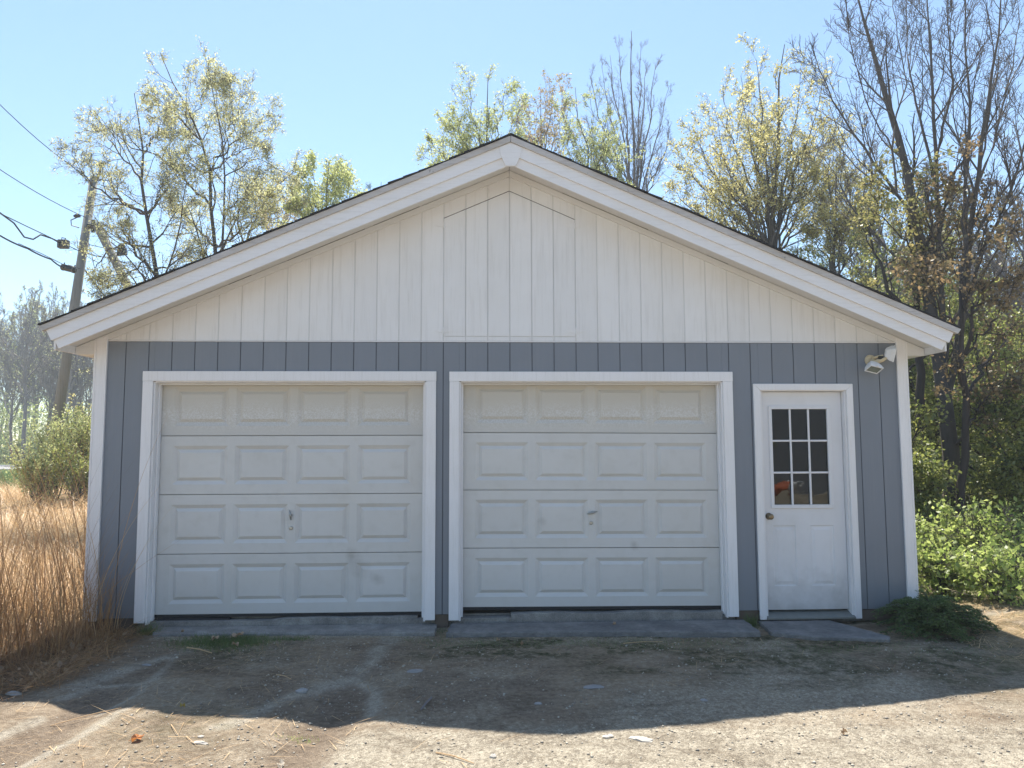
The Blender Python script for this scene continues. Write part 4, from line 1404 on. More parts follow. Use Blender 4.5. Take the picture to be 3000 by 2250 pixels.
# --- the big bare tree on the right
gb = np.array([10.15, 4.0, hz(10.15, 4.0) - 0.1])
tree('huge bare many-stemmed tree with long ascending limbs on the right', [
    L(4, [(2060, 1150), (2058, 960), (2040, 820), (2015, 700), (1995, 560), (1970, 387), (1939, 302), (1903, 169), (1868, 53), (1845, -40)], 1.0, 1.0, gb),
    L(4, [(2056, 860), (2052, 740), (2041, 622), (2023, 311), (2014, 178), (2001, 0), (1998, -80)], 0.40, 0.3),
    L(4, [(2058, 900), (2085, 760), (2094, 667), (2112, 444), (2134, 222), (2165, 0), (2175, -80)], 0.44, -0.7),
    L(4, [(2094, 680), (2088, 500), (2099, 267), (2085, 0), (2080, -80)], 0.30, 1.2),
    L(4, [(2085, 740), (2112, 578), (2179, 444), (2212, 311), (2250, 150)], 0.28, -1.2),
    L(4, [(1992, 540), (1930, 420), (1870, 330), (1801, 231), (1770, 150), (1757, 108)], 0.24, -0.8),
    L(4, [(1970, 387), (1940, 250), (1974, 178), (1935, 60), (1925, -40)], 0.22, 1.4),
    L(4, [(1939, 302), (1880, 220), (1840, 110), (1826, 0)], 0.19, -0.6),
    L(4, [(2023, 311), (2060, 180), (2050, 60), (2045, -50)], 0.19, -1.3),
    L(4, [(2023, 400), (1985, 250), (1960, 120), (1958, 0)], 0.19, 1.6),
    L(4, [(2112, 444), (2150, 330), (2190, 150), (2200, 20)], 0.19, 0.8),
    L(4, [(1995, 600), (1900, 520), (1830, 440), (1780, 330)], 0.19, 1.6),
    L(4, [(2094, 680), (2150, 640), (2215, 590), (2290, 560)], 0.22, -0.6),
    L(4, [(2058, 960), (2110, 900), (2170, 880)], 0.18, -0.8),
], 0.135, M['bark'], None, jit=0.012, levels=((15, 0.40, 33, 0.38), (8, 0.44, 38, 0.2), (4, 0.55, 42, 0.1)), lmax=(1.9, 0.85, 0.40), tmin=0.25, rmin=0.0035, wob=0.09)
# --- red-leaved saplings in front of / beside the big tree
def rb(x, y): return np.array([x, y, hz(x, y) - 0.05])
tree('bronze-red young maple whose leaves hide the big bare tree, upper right', [
    L(3.2, [(2075, 1120), (2090, 900), (2075, 650), (2090, 480), (2085, 390), (2090, 300)], 1.0, 0.3),
    L(3.2, [(2080, 800), (2120, 650), (2170, 560), (2195, 480)], 0.5, -0.7),
    L(3.2, [(2082, 700), (2040, 560), (2020, 450), (2030, 390)], 0.5, 0.6),
    L(3.2, [(2082, 850), (2140, 760), (2190, 700)], 0.5, 0.8),
    L(3.2, [(2080, 620), (2130, 500), (2140, 400)], 0.4, 0.6),
    L(3.2, [(2082, 760), (2150, 690), (2200, 600)], 0.4, -0.5),
    L(3.2, [(2080, 900), (2150, 830), (2210, 800)], 0.4, -0.4),
    L(3.2, [(2080, 740), (2020, 640), (1980, 560)], 0.4, -0.6),
], 0.06, M['bark_dark'], M['leaf_red'], levels=((8, 0.36, 50, 0.1), (6, 0.45, 45, 0.0), (3, 0.5, 45, -0.1)), per=1.9, lsize=0.055, asp=0.8, lmax=(1.3, 0.65, 0.32), cluster=2, base=rb(10.0, 3.2), cl_r=0.05)
tree('orange and green leafed young maple left of the bronze-red one', [
    L(4.4, [(1990, 900), (1985, 700), (1970, 560), (1955, 440), (1950, 350)], 1.0, 0.3),
    L(4.4, [(1985, 720), (1920, 620), (1880, 520), (1860, 430)], 0.6, 0.6),
    L(4.4, [(1985, 700), (2010, 560), (2000, 430), (2010, 360)], 0.6, -0.6),
    L(4.4, [(1972, 560), (1900, 480), (1880, 380)], 0.5, -0.6),
    L(4.4, [(1985, 760), (1920, 700), (1850, 600)], 0.5, 0.9),
    L(4.4, [(1972, 600), (2040, 520), (2060, 420)], 0.4, 0.7),
], 0.07, M['bark_dark'], leafmat('leaf_orange_green', (0.24, 0.27, 0.08), (0.50, 0.42, 0.17), 0.5), levels=((9, 0.36, 45, 0.15), (6, 0.45, 45, 0.0), (3, 0.5, 45, 0.0)), per=2.4, lsize=0.052, asp=0.8,
    lmax=(1.3, 0.65, 0.32), cluster=2, base=rb(*at(1990, 900, 4.4)[:2]), cl_r=0.04)

# --- understory saplings in the shade on the right
usp = [(8.1, 8.0, 5.5), (8.9, 6.4, 5.0), (9.6, 8.4, 6.0), (10.9, 6.0, 5.2), (11.4, 7.6, 6.5), (12.3, 6.2, 5.4), (9.2, 5.0, 3.4), (10.9, 3.4, 2.8), (8.5, 4.2, 2.6),
       (12.4, 9.4, 6.5), (13.4, 8.0, 5.0), (10.2, 10.6, 6.0), (8.4, 11.0, 7.0), (14.4, 11.0, 7.0), (9.1, 3.3, 2.0), (11.6, 4.6, 3.6), (12.8, 12.6, 7.5), (11.0, 13.2, 7.0)]
ulab = ['sapling close behind the garage corner, left edge of the right-hand woods', 'sapling just left of the huge trunk', 'tall sapling behind the huge trunk', 'sapling just right of the huge trunk',
        'tall sapling at the back, right of the huge trunk', 'sapling at the right frame edge before the woods', 'waist-high leafy sapling left of the huge trunk', 'low sapling with level sprays before the huge trunk',
        'low yellow-green sapling by the garage corner', 'tall shady sapling at the far right back', 'shady sapling beyond the frame edge on the right', 'tall sapling deep behind the huge trunk',
        'tall sapling deep behind the garage corner', 'tall sapling deepest at the far right', 'smallest sapling above the bright brambles by the corner', 'sapling right of the huge trunk above the brambles',
        'tall thin sapling deepest behind the huge trunk', 'tall thin sapling deep in the woods behind the trunk']
for i, (x, y, h) in enumerate(usp):
    b = rb(x, y)
    limbs = [([b, b + [0.1, 0, h * .4], b + [random.uniform(-.3, .3), 0.2, h * .75], b + [random.uniform(-.5, .5), 0, h]], 1.0)]
    for k in range(8):
        a = random.uniform(0, 6.28); z0 = h * random.uniform(.1, .6); r = h * random.uniform(.18, .34)
        limbs.append(([b + [0.03, 0, z0], b + [math.cos(a) * r * .5, math.sin(a) * r * .5, z0 + r * .35], b + [math.cos(a) * r, math.sin(a) * r, z0 + r * random.uniform(.3, .9)]], 0.5))
    tree(ulab[i], limbs, 0.035 + 0.004 * h, M['bark_dark'], M['leaf_dark'], levels=((8, 0.5, 55, 0.0), (6, 0.5, 48, 0.0), (3, 0.5, 45, -0.05)), per=3.8, lsize=0.055, asp=0.7,
         lmax=(1.3, 0.65, 0.3), cluster=2, name='sapling', cat='sapling', cl_r=0.05, group='leafy saplings in the woods right of the garage')
# forest trunks behind
def bare_proto(h, r, seed, leaf=None):
    limbs = [([np.zeros(3), V3([random.uniform(-.2, .2), 0, h * .35]), V3([random.uniform(-.4, .4), random.uniform(-.3, .3), h * .7]), V3([random.uniform(-.6, .6), 0, h])], 1.0)]
    for k in range(8):
        a = k * 2.4 + random.random(); z0 = h * random.uniform(.25, .6); rr = h * random.uniform(.10, .2)
        limbs.append(([V3([0, 0, z0]), V3([math.cos(a) * rr * .6, math.sin(a) * rr * .6, z0 + h * .18]), V3([math.cos(a) * rr, math.sin(a) * rr, z0 + h * random.uniform(.3, .42)])], 0.42))
    return limbs


def copy_tree(o, loc, rz, s, label=None):
    r = o.copy(); col.objects.link(r)
    r.location = loc; r.rotation_euler = (0, 0, rz); r.scale = (s, s, s)
    if label: r['label'] = label
    for ch in o.children:
        c = ch.copy(); col.objects.link(c); c.parent = r
    return r


protos = []
lab = 'tall thin bare tree in the distant woods across the road on the left'
for k in range(4):
    lf = (None, M['leaf_lime'], None, M['leaf_olive'])[k]
    protos.append(tree(lab, bare_proto(10, 0.11, k), 0.12, M['bark_grey'], lf, levels=((12, 0.30, 30, 0.35), (7, 0.42, 34, 0.2), (4, 0.5, 40, 0.1)), per=0.5, lsize=0.09, asp=0.6,
                       lmax=(2.0, 1.0, 0.5), rmin=0.008, group='bare trees across the road', jit=0.05))
first = [True] * 4
def put(k, x, y, rz, s, label=lab, group='bare trees across the road'):
    o = protos[k]
    z = hz(x, y) - 0.1
    if first[k]:
        o.location = (x, y, z); o.rotation_euler = (0, 0, rz); o.scale = (s, s, s); first[k] = False
        o['label'] = label; o['group'] = group
        return o
    c = copy_tree(o, (x, y, z), rz, s, label); c['group'] = group
    return c
for i in range(30):
    Y = random.uniform(52, 88)
    px = random.uniform(-60, 225)
    p = at(px, 950, Y)
    put(i % 4, p[0], Y, random.uniform(0, 6.28), random.uniform(1.05, 1.7) * (Y / 62))
lab2 = 'slim bare tree deep in the woods right of the garage'
for i in range(24):
    Y = random.uniform(12, 32)
    px = random.uniform(1900, 2330)
    p = at(px, 950, Y)
    put(i % 4, p[0], Y, random.uniform(0, 6.28), random.uniform(0.75, 1.15), lab2, 'bare trees deep in the right-hand woods')
# dense low thicket mass behind both woods
def thicket(name, label, cx, cy, w, d, h, n, size, mat, cat=None):
    x = cx + rng.uniform(-w, w, n); y = cy + rng.uniform(-d, d, n)
    z = height(x, y) + h * rng.random(n) ** 1.4 * (0.65 + 0.6 * fbm(x * 0.7, y * 0.7, 3))
    S = np.stack([x, y, z], -1)
    dd = norm(rng.normal(size=(n, 3))); ww = norm(np.cross(dd, rng.normal(size=(n, 3))))
    s = size * rng.uniform(.5, 1.4, (n, 1))
    v = np.stack([S, S + dd * s * .5 + ww * s * .35, S + dd * s, S + dd * s * .5 - ww * s * .35], 1).reshape(-1, 3)
    o = assemble(name, [(v, np.arange(4 * n).reshape(-1, 4), 0)], [mat])
    return tag(o, label, cat, None, 'stuff')


thicket('woodland_thicket', 'dark leafy thicket deep in the woods right of the garage', 17, 24, 12, 7, 6.5, 60000, 0.16, M['leaf_dark'], 'thicket')
thicket('roadside_thicket', 'green brush at the foot of the far woods on the left', -55, 62, 30, 5, 1.8, 26000, 0.2, M['leaf_dark'], 'thicket')

pc = at(70, 950, 60)
thicket('roadside_brush', 'light green and yellowish brush beyond the road at the left frame edge', pc[0], 60, 7, 3.5, 5.6, 15000, 0.20, M['leaf_lime'], 'brush')
# --- green shrubs left, in front of the road
def shrub(label, x, y, h, w, mat, n=9, per=2.6, ls=0.07, name='shrub', group=None, bark=None):
    b = rb(x, y)
    limbs = []
    for k in range(n):
        a = random.uniform(0, 6.28); r = w * random.uniform(.3, 1)
        limbs.append(([b + [0.03 * math.cos(a), 0.03 * math.sin(a), 0], b + [math.cos(a) * r * .45, math.sin(a) * r * .45, h * .5], b + [math.cos(a) * r, math.sin(a) * r, h * random.uniform(.7, 1.05)]], 1.0))
    return tree(label, limbs, 0.012 + 0.004 * h, bark or M['bark'], mat, levels=((7, 0.42, 42, 0.15), (6, 0.5, 42, 0.1)), per=per, lsize=ls, asp=0.6, lmax=(0.9, 0.45), cluster=3,
                name=name, cat='shrub', group=group, leaf_levels=2, rmin=0.003, cl_r=0.05, spread=0.04)


for (px, Y, h, w, m, lb) in [(84, 12.4, 1.55, 0.55, 'leaf_lime', 'light green shrub left of the utility pole foot'),
                             (118, 13, 2.35, 0.85, 'leaf_lime', 'tall light green shrub covering the utility pole foot'),
                             (165, 15, 2.8, 1.0, 'leaf_yellow', 'yellow-green shrub right of the utility pole foot'),
                             (190, 14, 2.5, 0.9, 'leaf_dark', 'dark green shrub against the garage left corner'),
                             (165, 12, 1.4, 0.8, 'leaf_dark', 'low dark green shrub below the yellow-green one')]:
    p = at(px, 1000, Y)
    shrub(lb, p[0], Y, h, w, M[m], n=14, per=2.6, ls=0.058)

# --- bright brambles on the right
for (x, y, h, w, lb) in [(7.75, 1.6, 0.58, 0.28, 'bright green bramble right by the garage corner board'), (8.5, 2.3, 0.62, 0.35, 'bright green bramble in front of the huge trunk'),
                         (9.3, 2.6, 0.60, 0.6, 'tall bright bramble right of the huge trunk'), (8.45, 1.0, 0.30, 0.3, 'arching green bramble with dark stems behind the spruce'),
                         (7.9, 0.7, 0.42, 0.2, 'small green bramble directly behind the low spruce'), (8.9, 1.4, 0.80, 0.40, 'dense bramble at the right frame edge'),
                         (8.2, 0.35, 0.42, 0.25, 'thin green bramble at the right frame edge beside the spruce'), (10.2, 3.0, 0.62, 0.5, 'far bramble at the right frame edge'),
                         (7.6, 2.9, 0.55, 0.4, 'bramble half hidden by the garage corner board')]:
    shrub(lb, x, y, h, w, M['leaf_bright'], n=10, per=1.0, ls=0.055, name='bramble', bark=M['bark'])

# ---------------------------------------------------------------- grasses and blades
def blades(B, H, lean, W, n=5, curl=0.5, az=None, mat_i=0):
    N = len(B)
    az = rng.uniform(0, 2 * math.pi, N) if az is None else az
    h = np.stack([np.cos(az), np.sin(az), np.zeros(N)], -1)
    t = np.linspace(0, 1, n)[None, :, None]
    lean = np.asarray(lean)[:, None, None]
    Hh = np.asarray(H)[:, None, None]
    th = lean + curl * t
    # integrate the direction
    dirv = np.sin(th) * h[:, None] + np.cos(th) * np.array([0, 0, 1.0])
    P = B[:, None] + np.concatenate([np.zeros((N, 1, 3)), np.cumsum(dirv[:, :-1], 1)], 1) * Hh / (n - 1)
    ra = rng.uniform(0, 2 * math.pi, N)
    s = np.stack([np.cos(ra), np.sin(ra), np.zeros(N)], -1)[:, None]
    w = np.asarray(W)[:, None, None] * (1 - 0.85 * t)
    v = np.stack([P - s * w, P + s * w], 2).reshape(-1, 3)
    b = (np.arange(N) * n * 2)[:, None] + (np.arange(n - 1) * 2)[None]
    f = np.stack([b, b + 1, b + 3, b + 2], -1).reshape(-1, 4)
    return v, f, mat_i


def base_pts(x, y, dz=-0.01):
    return np.stack([x, y, height(x, y) + dz], -1)


# matted straw field behind the tall grass
n = 26000
y = 0.2 + 21 * rng.random(n) ** 1.5
x = -0.35 - rng.random(n) * (3 + 0.75 * y)
ch = [blades(base_pts(x, y, 0.02 + 0.0), rng.uniform(.35, .9, n), rng.uniform(0.8, 1.55, n), rng.uniform(.0018, .0035, n) * (1 + y / 9), 4, 0.35)]
tag(assemble('matted_straw', ch, [M['straw_pale']]), 'sunlit mat of flattened dry straw left of the garage', None, None, 'stuff')
# tall standing dry stems
n = 1250
x = -0.35 - np.abs(rng.normal(0, 0.75, n)); y = rng.uniform(-1.3, 2.6, n)
k2 = 950
x[:k2] = 0.12 - np.abs(rng.normal(0, 0.42, k2)) ; y[:k2] = rng.uniform(-1.5, -0.08, k2)
x[:k2] -= 0.35 * np.clip((-y[:k2] - 0.3), 0, 1)
H = rng.uniform(.4, 1.1, n) * (0.7 + 0.7 * fbm(x * 3.1, y * 3.1, 2)); H[:k2] = rng.uniform(.35, 1.0, k2); H[:k2] *= np.clip(1.0 - (x[:k2] + 0.1) * 1.6, 0.35, 1.15)
tallm = rng.random(n) < 0.06
H[tallm] *= 1.35
ch = [blades(base_pts(x, y), H, np.abs(rng.normal(0.10, 0.28, n)), .0012 + .0034 * rng.random(n) ** 2, 7, 0.28)]
# wispy seed heads
tag(assemble('tall_dry_grass', ch, [M['straw']]), 'tall dry orange-brown grass standing against the garage left corner', None, None, 'stuff')
n = 260
x = -0.02 - np.abs(rng.normal(0, 0.75, n)); y = rng.uniform(-1.0, 1.6, n)
ch2 = [blades(base_pts(x, y), rng.uniform(1.2, 2.0, n), np.abs(rng.normal(0.08, 0.12, n)), rng.uniform(.0026, .0044, n), 12, 0.42, az=np.where(rng.random(n) < .7, rng.normal(3.0, .6, n), rng.normal(0.2, .6, n)))]
tag(assemble('tall_arching_stalks', ch2, [M['straw']]), 'tall straw stalks arching up left of the white corner board', None, None, 'stuff')
# a few long arching stems that cross the corner
ch = []
B = base_pts(np.array([-0.05, -0.12, 0.05, 0.12, -0.3, -0.2, -0.45, 0.0, -0.15, 0.08]), np.array([-0.12, -0.2, -0.10, -0.14, -0.5, -0.3, -0.1, -0.3, -0.6, -0.2]))
ch.append(blades(B, np.array([1.75, 1.45, 1.2, 1.0, 1.6, 1.5, 1.7, 1.3, 1.2, 0.9]), np.array([0.05, 0.12, 0.1, 0.05, 0.2, 0.15, 0.15, 0.2, 0.3, 0.05]), np.full(10, .003), 10, 0.6,
                 az=np.array([3.0, 0.3, 0.2, 2.8, 3.3, 0.1, 2.9, 3.4, 3.2, 0.4])))
tag(assemble('arching_grass_stems', ch, [M['straw_pale']]), 'few long arching straw stems crossing the white corner board', None, None, 'stuff')
# fallen straw and brown litter at the foot of the grass
n = 2600
x = 0.22 - np.abs(rng.normal(0, 0.5, n)); y = rng.uniform(-1.65, 0.05, n) 
x = x + 0.25 * rng.random(n) * (y < -0.2)
ch = [blades(base_pts(x, y, 0.01 + 0.0), rng.uniform(.12, .45, n), rng.uniform(1.1, 1.5, n), rng.uniform(.0015, .003, n), 4, 0.25)]
n = 500
x = 0.25 - np.abs(rng.normal(0, 0.45, n)); y = rng.uniform(-1.6, 0, n)
B = base_pts(x, y, 0.02)
Pq = np.stack([B, B + rng.normal(0, .01, B.shape)], 1)
lv = leaves(Pq, 1.0, 0.045, 0.7, spread=0.02)
ch.append((lv[0], lv[1], 1))
tag(assemble('grass_litter', ch, [M['straw'], M['deadleaf']]), 'fallen stems and brown leaves at the foot of the tall dry grass', None, None, 'stuff')
# scattered straw on the drive
n = 900
x = rng.normal(1.35, 0.75, n); y = rng.uniform(-2.95, -0.4, n)
x[600:] = rng.uniform(0.5, 6.9, 300); y[600:] = -0.5 - 1.2 * rng.random(300) ** 1.3
ch = [blades(base_pts(x, y, 0.010), rng.uniform(.05, .24, n), np.full(n, 1.52) + rng.normal(0, .03, n), rng.uniform(.0012, .0026, n), 3, 0.06)]
tag(assemble('scattered_straw', ch, [M['straw_pale']]), 'loose straw scattered over the dirt drive', None, None, 'stuff')
# short grass
def turf(name, label, spots, hmin=.02, hmax=.05, mat='grass'):
    ch = []
    for (cx, cy, rx, ry, n) in spots:
        x = cx + rng.normal(0, rx, n); y = cy + rng.normal(0, ry, n)
        y = np.minimum(y, -0.045)
        ch.append(blades(base_pts(x, y), rng.uniform(hmin, hmax, n), rng.uniform(0, .8, n), rng.uniform(.0012, .0025, n), 3, 0.6))
    tag(assemble(name, ch, [M[mat]]), label, None, None, 'stuff')


turf('grass_patch', 'green grass patch with dead leaves before the left garage door', [(0.95, -0.42, 0.15, 0.10, 2600), (1.22, -0.46, 0.13, 0.11, 2400), (1.62, -0.38, 0.10, 0.03, 400)], .02, .06)
turf('sparse_grass', 'sparse short grass along the fronts of the slabs', [(3.1, -0.55, 0.25, 0.07, 900), (4.0, -0.58, 0.45, 0.09, 1500), (4.9, -0.64, 0.45, 0.10, 1500), (6.0, -0.86, 0.4, 0.09, 1200), (2.85, -0.14, 0.03, 0.10, 260),
                                                                           (5.61, -0.10, 0.025, 0.06, 500), (6.9, -1.0, 0.3, 0.15, 700), (2.75, -0.42, 0.15, 0.05, 300), (7.2, -1.3, 0.25, 0.3, 500), (4.7, -0.035, .5, .002, 150)], .012, .035)
turf('tall_tuft', 'dark grass tuft between the right garage door and the entry door', [(5.60, -0.07, 0.030, 0.02, 220), (0.33, -0.12, 0.05, 0.03, 200)], .06, .14)
turf('bright_weed', 'small pale green weed growing in the sunlit dirt', [(2.19, -2.38, 0.05, 0.025, 160)], .012, .03, 'leaf_bright')
n = 8000
x = 7.3 + 4 * rng.random(n); y = 0.25 + 4.5 * rng.random(n)
ch = [blades(base_pts(x, y), rng.uniform(.03, .12, n), rng.uniform(0, .9, n), rng.uniform(.002, .004, n), 4, 0.7)]
tag(assemble('undergrowth_grass', ch, [M['grass']]), 'green undergrowth grass below the brambles right of the garage', None, None, 'stuff')
n = 2500
x = 7.1 + 1.6 * rng.random(n); y = -1.4 + 2.0 * rng.random(n)
ch = [blades(base_pts(x, y, 0.005), rng.uniform(.04, .16, n), rng.uniform(1.2, 1.55, n), rng.uniform(.0015, .003, n), 3, 0.1)]
tag(assemble('dead_grass_thatch', ch, [M['straw_pale']]), 'thatch of dead grass around the low spruce', None, None, 'stuff')
n = 9000
p = rng.random(n); y = 21 + 12 * rng.random(n); x = -8 - 20 * rng.random(n)
ch = [blades(base_pts(x, y), rng.uniform(.15, .5, n), rng.uniform(0, .6, n), rng.uniform(.008, .02, n), 3, 0.6)]
tag(assemble('verge_grass', ch, [M['grass']]), 'green verge grass between the straw field and the road', None, None, 'stuff')

# ---------------------------------------------------------------- low spruce
def spruce():
    cx, cy = 7.08, -0.38
    b = rb(cx, cy) + [0, 0, 0.04]
    t = thing('low_spruce', 'low spreading dark green spruce bush at the garage right corner', 'bush', tuple(map(float, b)))
    P0 = []
    N = 110
    for k in range(N):
        a = k * 2.399 + random.uniform(-.2, .2); r = 0.50 * math.sqrt((k + 4) / (N + 4)) * random.uniform(.85, 1.15)
        ex, ey = 1.06, 0.95
        h = 0.36 - 0.22 * (r / 0.5) ** 1.6 + random.uniform(-.05, .04)
        if k % 3 == 0: h *= 0.45
        c, s = math.cos(a) * ex, math.sin(a) * ey
        P0.append(resample([b, b + [c * r * .3, s * r * .3, h * .75], b + [c * r * .7, s * r * .7, h * 1.02], b + [c * r, s * r, h * .9 - 0.03]], 10, 0.004))
    P0 = np.stack(P0); R0 = np.tile(np.linspace(.006, .002, 10), (N, 1))
    # flat side twigs
    T = norm(np.diff(P0, axis=1))
    tw = []
    for k in range(N):
        for j in range(3, 9):
            tt = T[k, j]
            side = norm(np.cross(tt, [0, 0, 1.0]))
            for s in (-1, 1):
                ln = 0.11 * (1.15 - (j - 3) / 7) * random.uniform(.7, 1.2)
                d = norm(tt * 0.75 + s * side * 0.7 + rng.normal(0, .08, 3))
                q = P0[k, j] + np.linspace(0, 1, 4)[:, None] * d[None] * ln + np.array([0, 0, -0.012]) * np.linspace(0, 1, 4)[:, None] ** 2
                tw.append(q)
    tw = np.stack(tw); Rw = np.full((len(tw), 4), .0014)
    assemble('stems', [(*tubes(P0, R0, 4), 0), (*tubes(tw, Rw, 3), 0)], [M['bark_dark']], t, b)
    chunks = []
    for PP, per in ((tw, 22), (P0[:, 4:], 60)):
        n = len(PP); tot = n * per
        bi = np.repeat(np.arange(n), per)
        m = PP.shape[1]
        tt = rng.uniform(0, m - 1.001, tot); i = tt.astype(int); fr = (tt - i)[:, None]
        S = PP[bi, i] * (1 - fr) + PP[bi, i + 1] * fr
        d0 = norm(PP[bi, i + 1] - PP[bi, i])
        rr = rng.normal(size=(tot, 3)); u = norm(rr - (rr * d0).sum(1, keepdims=True) * d0)
        u[:, 2] = np.abs(u[:, 2]) * 0.7
        d = norm(d0 * 0.8 + u)
        w = norm(np.cross(d, rng.normal(size=d.shape))) * 0.0024
        ln = rng.uniform(.014, .024, (tot, 1))
        v = np.stack([S - w, S + w, S + d * ln + w * .4, S + d * ln - w * .4], 1).reshape(-1, 3)
        chunks.append((v, np.arange(tot * 4).reshape(-1, 4), 0))
    assemble('needles', chunks, [M['needle']], t, b)['kind'] = 'stuff'


spruce()

# ---------------------------------------------------------------- utility pole, brace, cables
pt, pb = at(203, 383, 14), at(128, 880, 14)
dirp = (pb - pt) / abs(pb[2] - pt[2])
foot = pt + dirp * (pt[2] + 0.4)
pole = thing('utility_pole', 'weathered grey wooden utility pole leaning beyond the left garage corner', 'utility pole', tuple(map(float, foot)))
mb = MB(); mb.tube([(0, 0, 0), tuple((pt - foot) * .5), tuple(pt - foot)], [0.15, 0.13, 0.108], 14)
mb.build('pole_shaft', M['polewood'], pole, smooth=True)
def onpole(py):
    t = (py - 383) / (880 - 383)
    return pt + (pb - pt) * t
def R_(p): return tuple(map(float, p - foot))
mb = MB()
p = onpole(392)
mb.tube([R_(p + [0.12, -0.05, 0]), R_(p + [0.22, -0.1, 0.25]), R_(p + [0.24, -0.1, 0.42])], [0.03, 0.035, 0.03], 8)
mb.tube([R_(p + [0.24, -0.1, 0.40]), R_(p + [0.24, -0.1, 0.45]), R_(p + [0.24, -0.1, 0.50])], [0.09, 0.05, 0.09], 10)
mb.tube([R_(p + [0.12, -0.1, 0.45]), R_(p + [0.38, -0.1, 0.50])], 0.03, 6)
mb.build('top_insulator', M['black'], pole)
p = onpole(475)
mb = MB(); mb.tube([R_(p + [-0.15, -0.1, 0.05]), R_(p + [-0.25, -0.12, 0.05]), R_(p + [-0.32, -0.12, 0.04])], [0.04, 0.06, 0.03], 8)
mb.tube([R_(p + [-0.2, -0.15, 0.0]), R_(p + [-0.35, -0.2, -0.1]), R_(p + [-0.33, -0.2, -0.25]), R_(p + [-0.14, -0.15, -0.3])], 0.015, 6)
mb.build('side_insulator', M['black'], pole)
mb = MB()
p = onpole(495)
mb.tube([R_(p + [0.1, -0.1, 0.02]), R_(p + [0.38, -0.12, 0.02])], [0.07, 0.09], 8)
mb.tube([R_(p + [0.25, -0.12, -0.16]), R_(p + [0.25, -0.12, 0.2])], [0.05, 0.05], 8)
mb.build('brace_bracket', M['black'], pole)
mb = MB(); p = onpole(583)
mb.tube([R_(p + [-0.12, -0.1, 0]), R_(p + [-0.26, -0.14, 0.05])], [0.04, 0.025], 6)
mb.build('cable_hook', M['black'], pole)
# brace pole
bt, bb = at(210, 487, 13.8), at(292, 650, 14.6)
d = (bb - bt) / abs(bb[2] - bt[2])
bf = bt + d * (bt[2] + 0.3)
o = thing('brace_pole', 'slanting brace pole leaning against the utility pole, behind the olive tree', 'brace pole', tuple(map(float, bf)))
mb = MB(); mb.tube([(0, 0, 0), tuple(bt - bf)], [0.15, 0.115], 12)
mb.build('pole_shaft', M['polewood'], o, smooth=True)


def cable(name, label, pts, r, sag=0.0, cat='cable', mat='wire'):
    pts = [V3(p) for p in pts]
    out = []
    for a, b_ in zip(pts[:-1], pts[1:]):
        for k in range(8):
            t = k / 8
            out.append(a + (b_ - a) * t - np.array([0, 0, sag * 4 * t * (1 - t)]))
    out.append(pts[-1])
    base = out[-1]
    mb = MB(); mb.tube([tuple(p - base) for p in out], r, 5)
    return tag(mb.build(name, M[mat], loc=tuple(map(float, base))), label, cat)


cable('power_cable', 'thin overhead wire running to the top of the utility pole', [at(-60, 165, 9), at(190, 383, 14)], 0.010, 0.15)
cable('power_cable', 'thin overhead wire second from the top, ending at the side insulator', [at(-60, 325, 9.5), at(186, 470, 13.9)], 0.010, 0.1)
cable('telephone_cable', 'upper telephone messenger wire carrying the grey splice box', [at(-60, 432, 9.5), at(60, 490, 11.2), at(130, 523, 12.6), at(184, 548, 13.8)], 0.012, 0.0)
cable('telephone_cable', 'thick drooping telephone cable looping below the upper messenger wire', [at(-60, 425, 9.5), at(0, 460, 10.4), at(30, 482, 10.8), at(52, 512, 11.1), at(72, 517, 11.4), at(88, 507, 11.6), at(112, 515, 12), at(128, 524, 12.5), at(150, 528, 12.9)], 0.020, 0.0)
cable('telephone_cable', 'lower thick telephone cable ending at the long black splice case', [at(-60, 482, 9.5), at(0, 509, 10.4), at(60, 537, 11.2), at(110, 560, 12), at(136, 578, 12.5)], 0.020, 0.02)
cable('messenger_wire', 'thin steel wire just above the lower telephone cable', [at(40, 526, 10.9), at(90, 548, 11.8), at(138, 572, 12.5), at(172, 580, 13.2)], 0.009, 0.0)
cable('guy_wire', 'steel guy wire slanting down right from the utility pole', [onpole(575), at(245, 665, 15)], 0.022, 0.0, 'wire')
cable('guy_wire', 'thin stay wire crossing from the pole bracket to behind the roof', [onpole(500), at(232, 700, 15)], 0.009, 0.0, 'wire')
cable('telephone_cable', 'thin cable from the pole through the olive tree to the right', [onpole(545), at(230, 555, 15), at(330, 580, 19)], 0.014, 0.05)
cable('telephone_cable', 'thin lower cable from the pole towards the black cable box on the right', [onpole(528), at(262, 540, 15.5)], 0.010, 0.03)
c = at(137, 527, 12.6)
o = thing('splice_box', 'square grey splice box hanging on the upper telephone wire', 'splice box', tuple(map(float, c)))
mb = MB(); mb.box(-.13, .13, -.08, .08, -.12, .11); mb.build('box_body', M['drip'], o, bevel=0.02)
for dx in (-.07, 0.0, .07):
    mb = MB(); mb.box(dx - .012, dx + .012, -.10, -.081, -.10, .09); mb.build('rib', M['drip'], o)
mb = MB(); mb.tube([(-.05, 0, .11), (-.05, 0, .17), (.05, 0, .15), (.05, 0, .11)], 0.012, 5); mb.build('hanger', M['black'], o)
c = at(148, 580, 12.7)
o = thing('splice_case', 'long black splice case on the lower telephone cable beside the pole', 'splice case', tuple(map(float, c)))
o.rotation_euler = (0, math.radians(14), 0)
mb = MB(); mb.tube([(-.20, 0, 0), (-.17, 0, 0), (.17, 0, 0), (.20, 0, 0)], [.05, .085, .085, .05], 12); mb.build('case_body', M['black'], o)
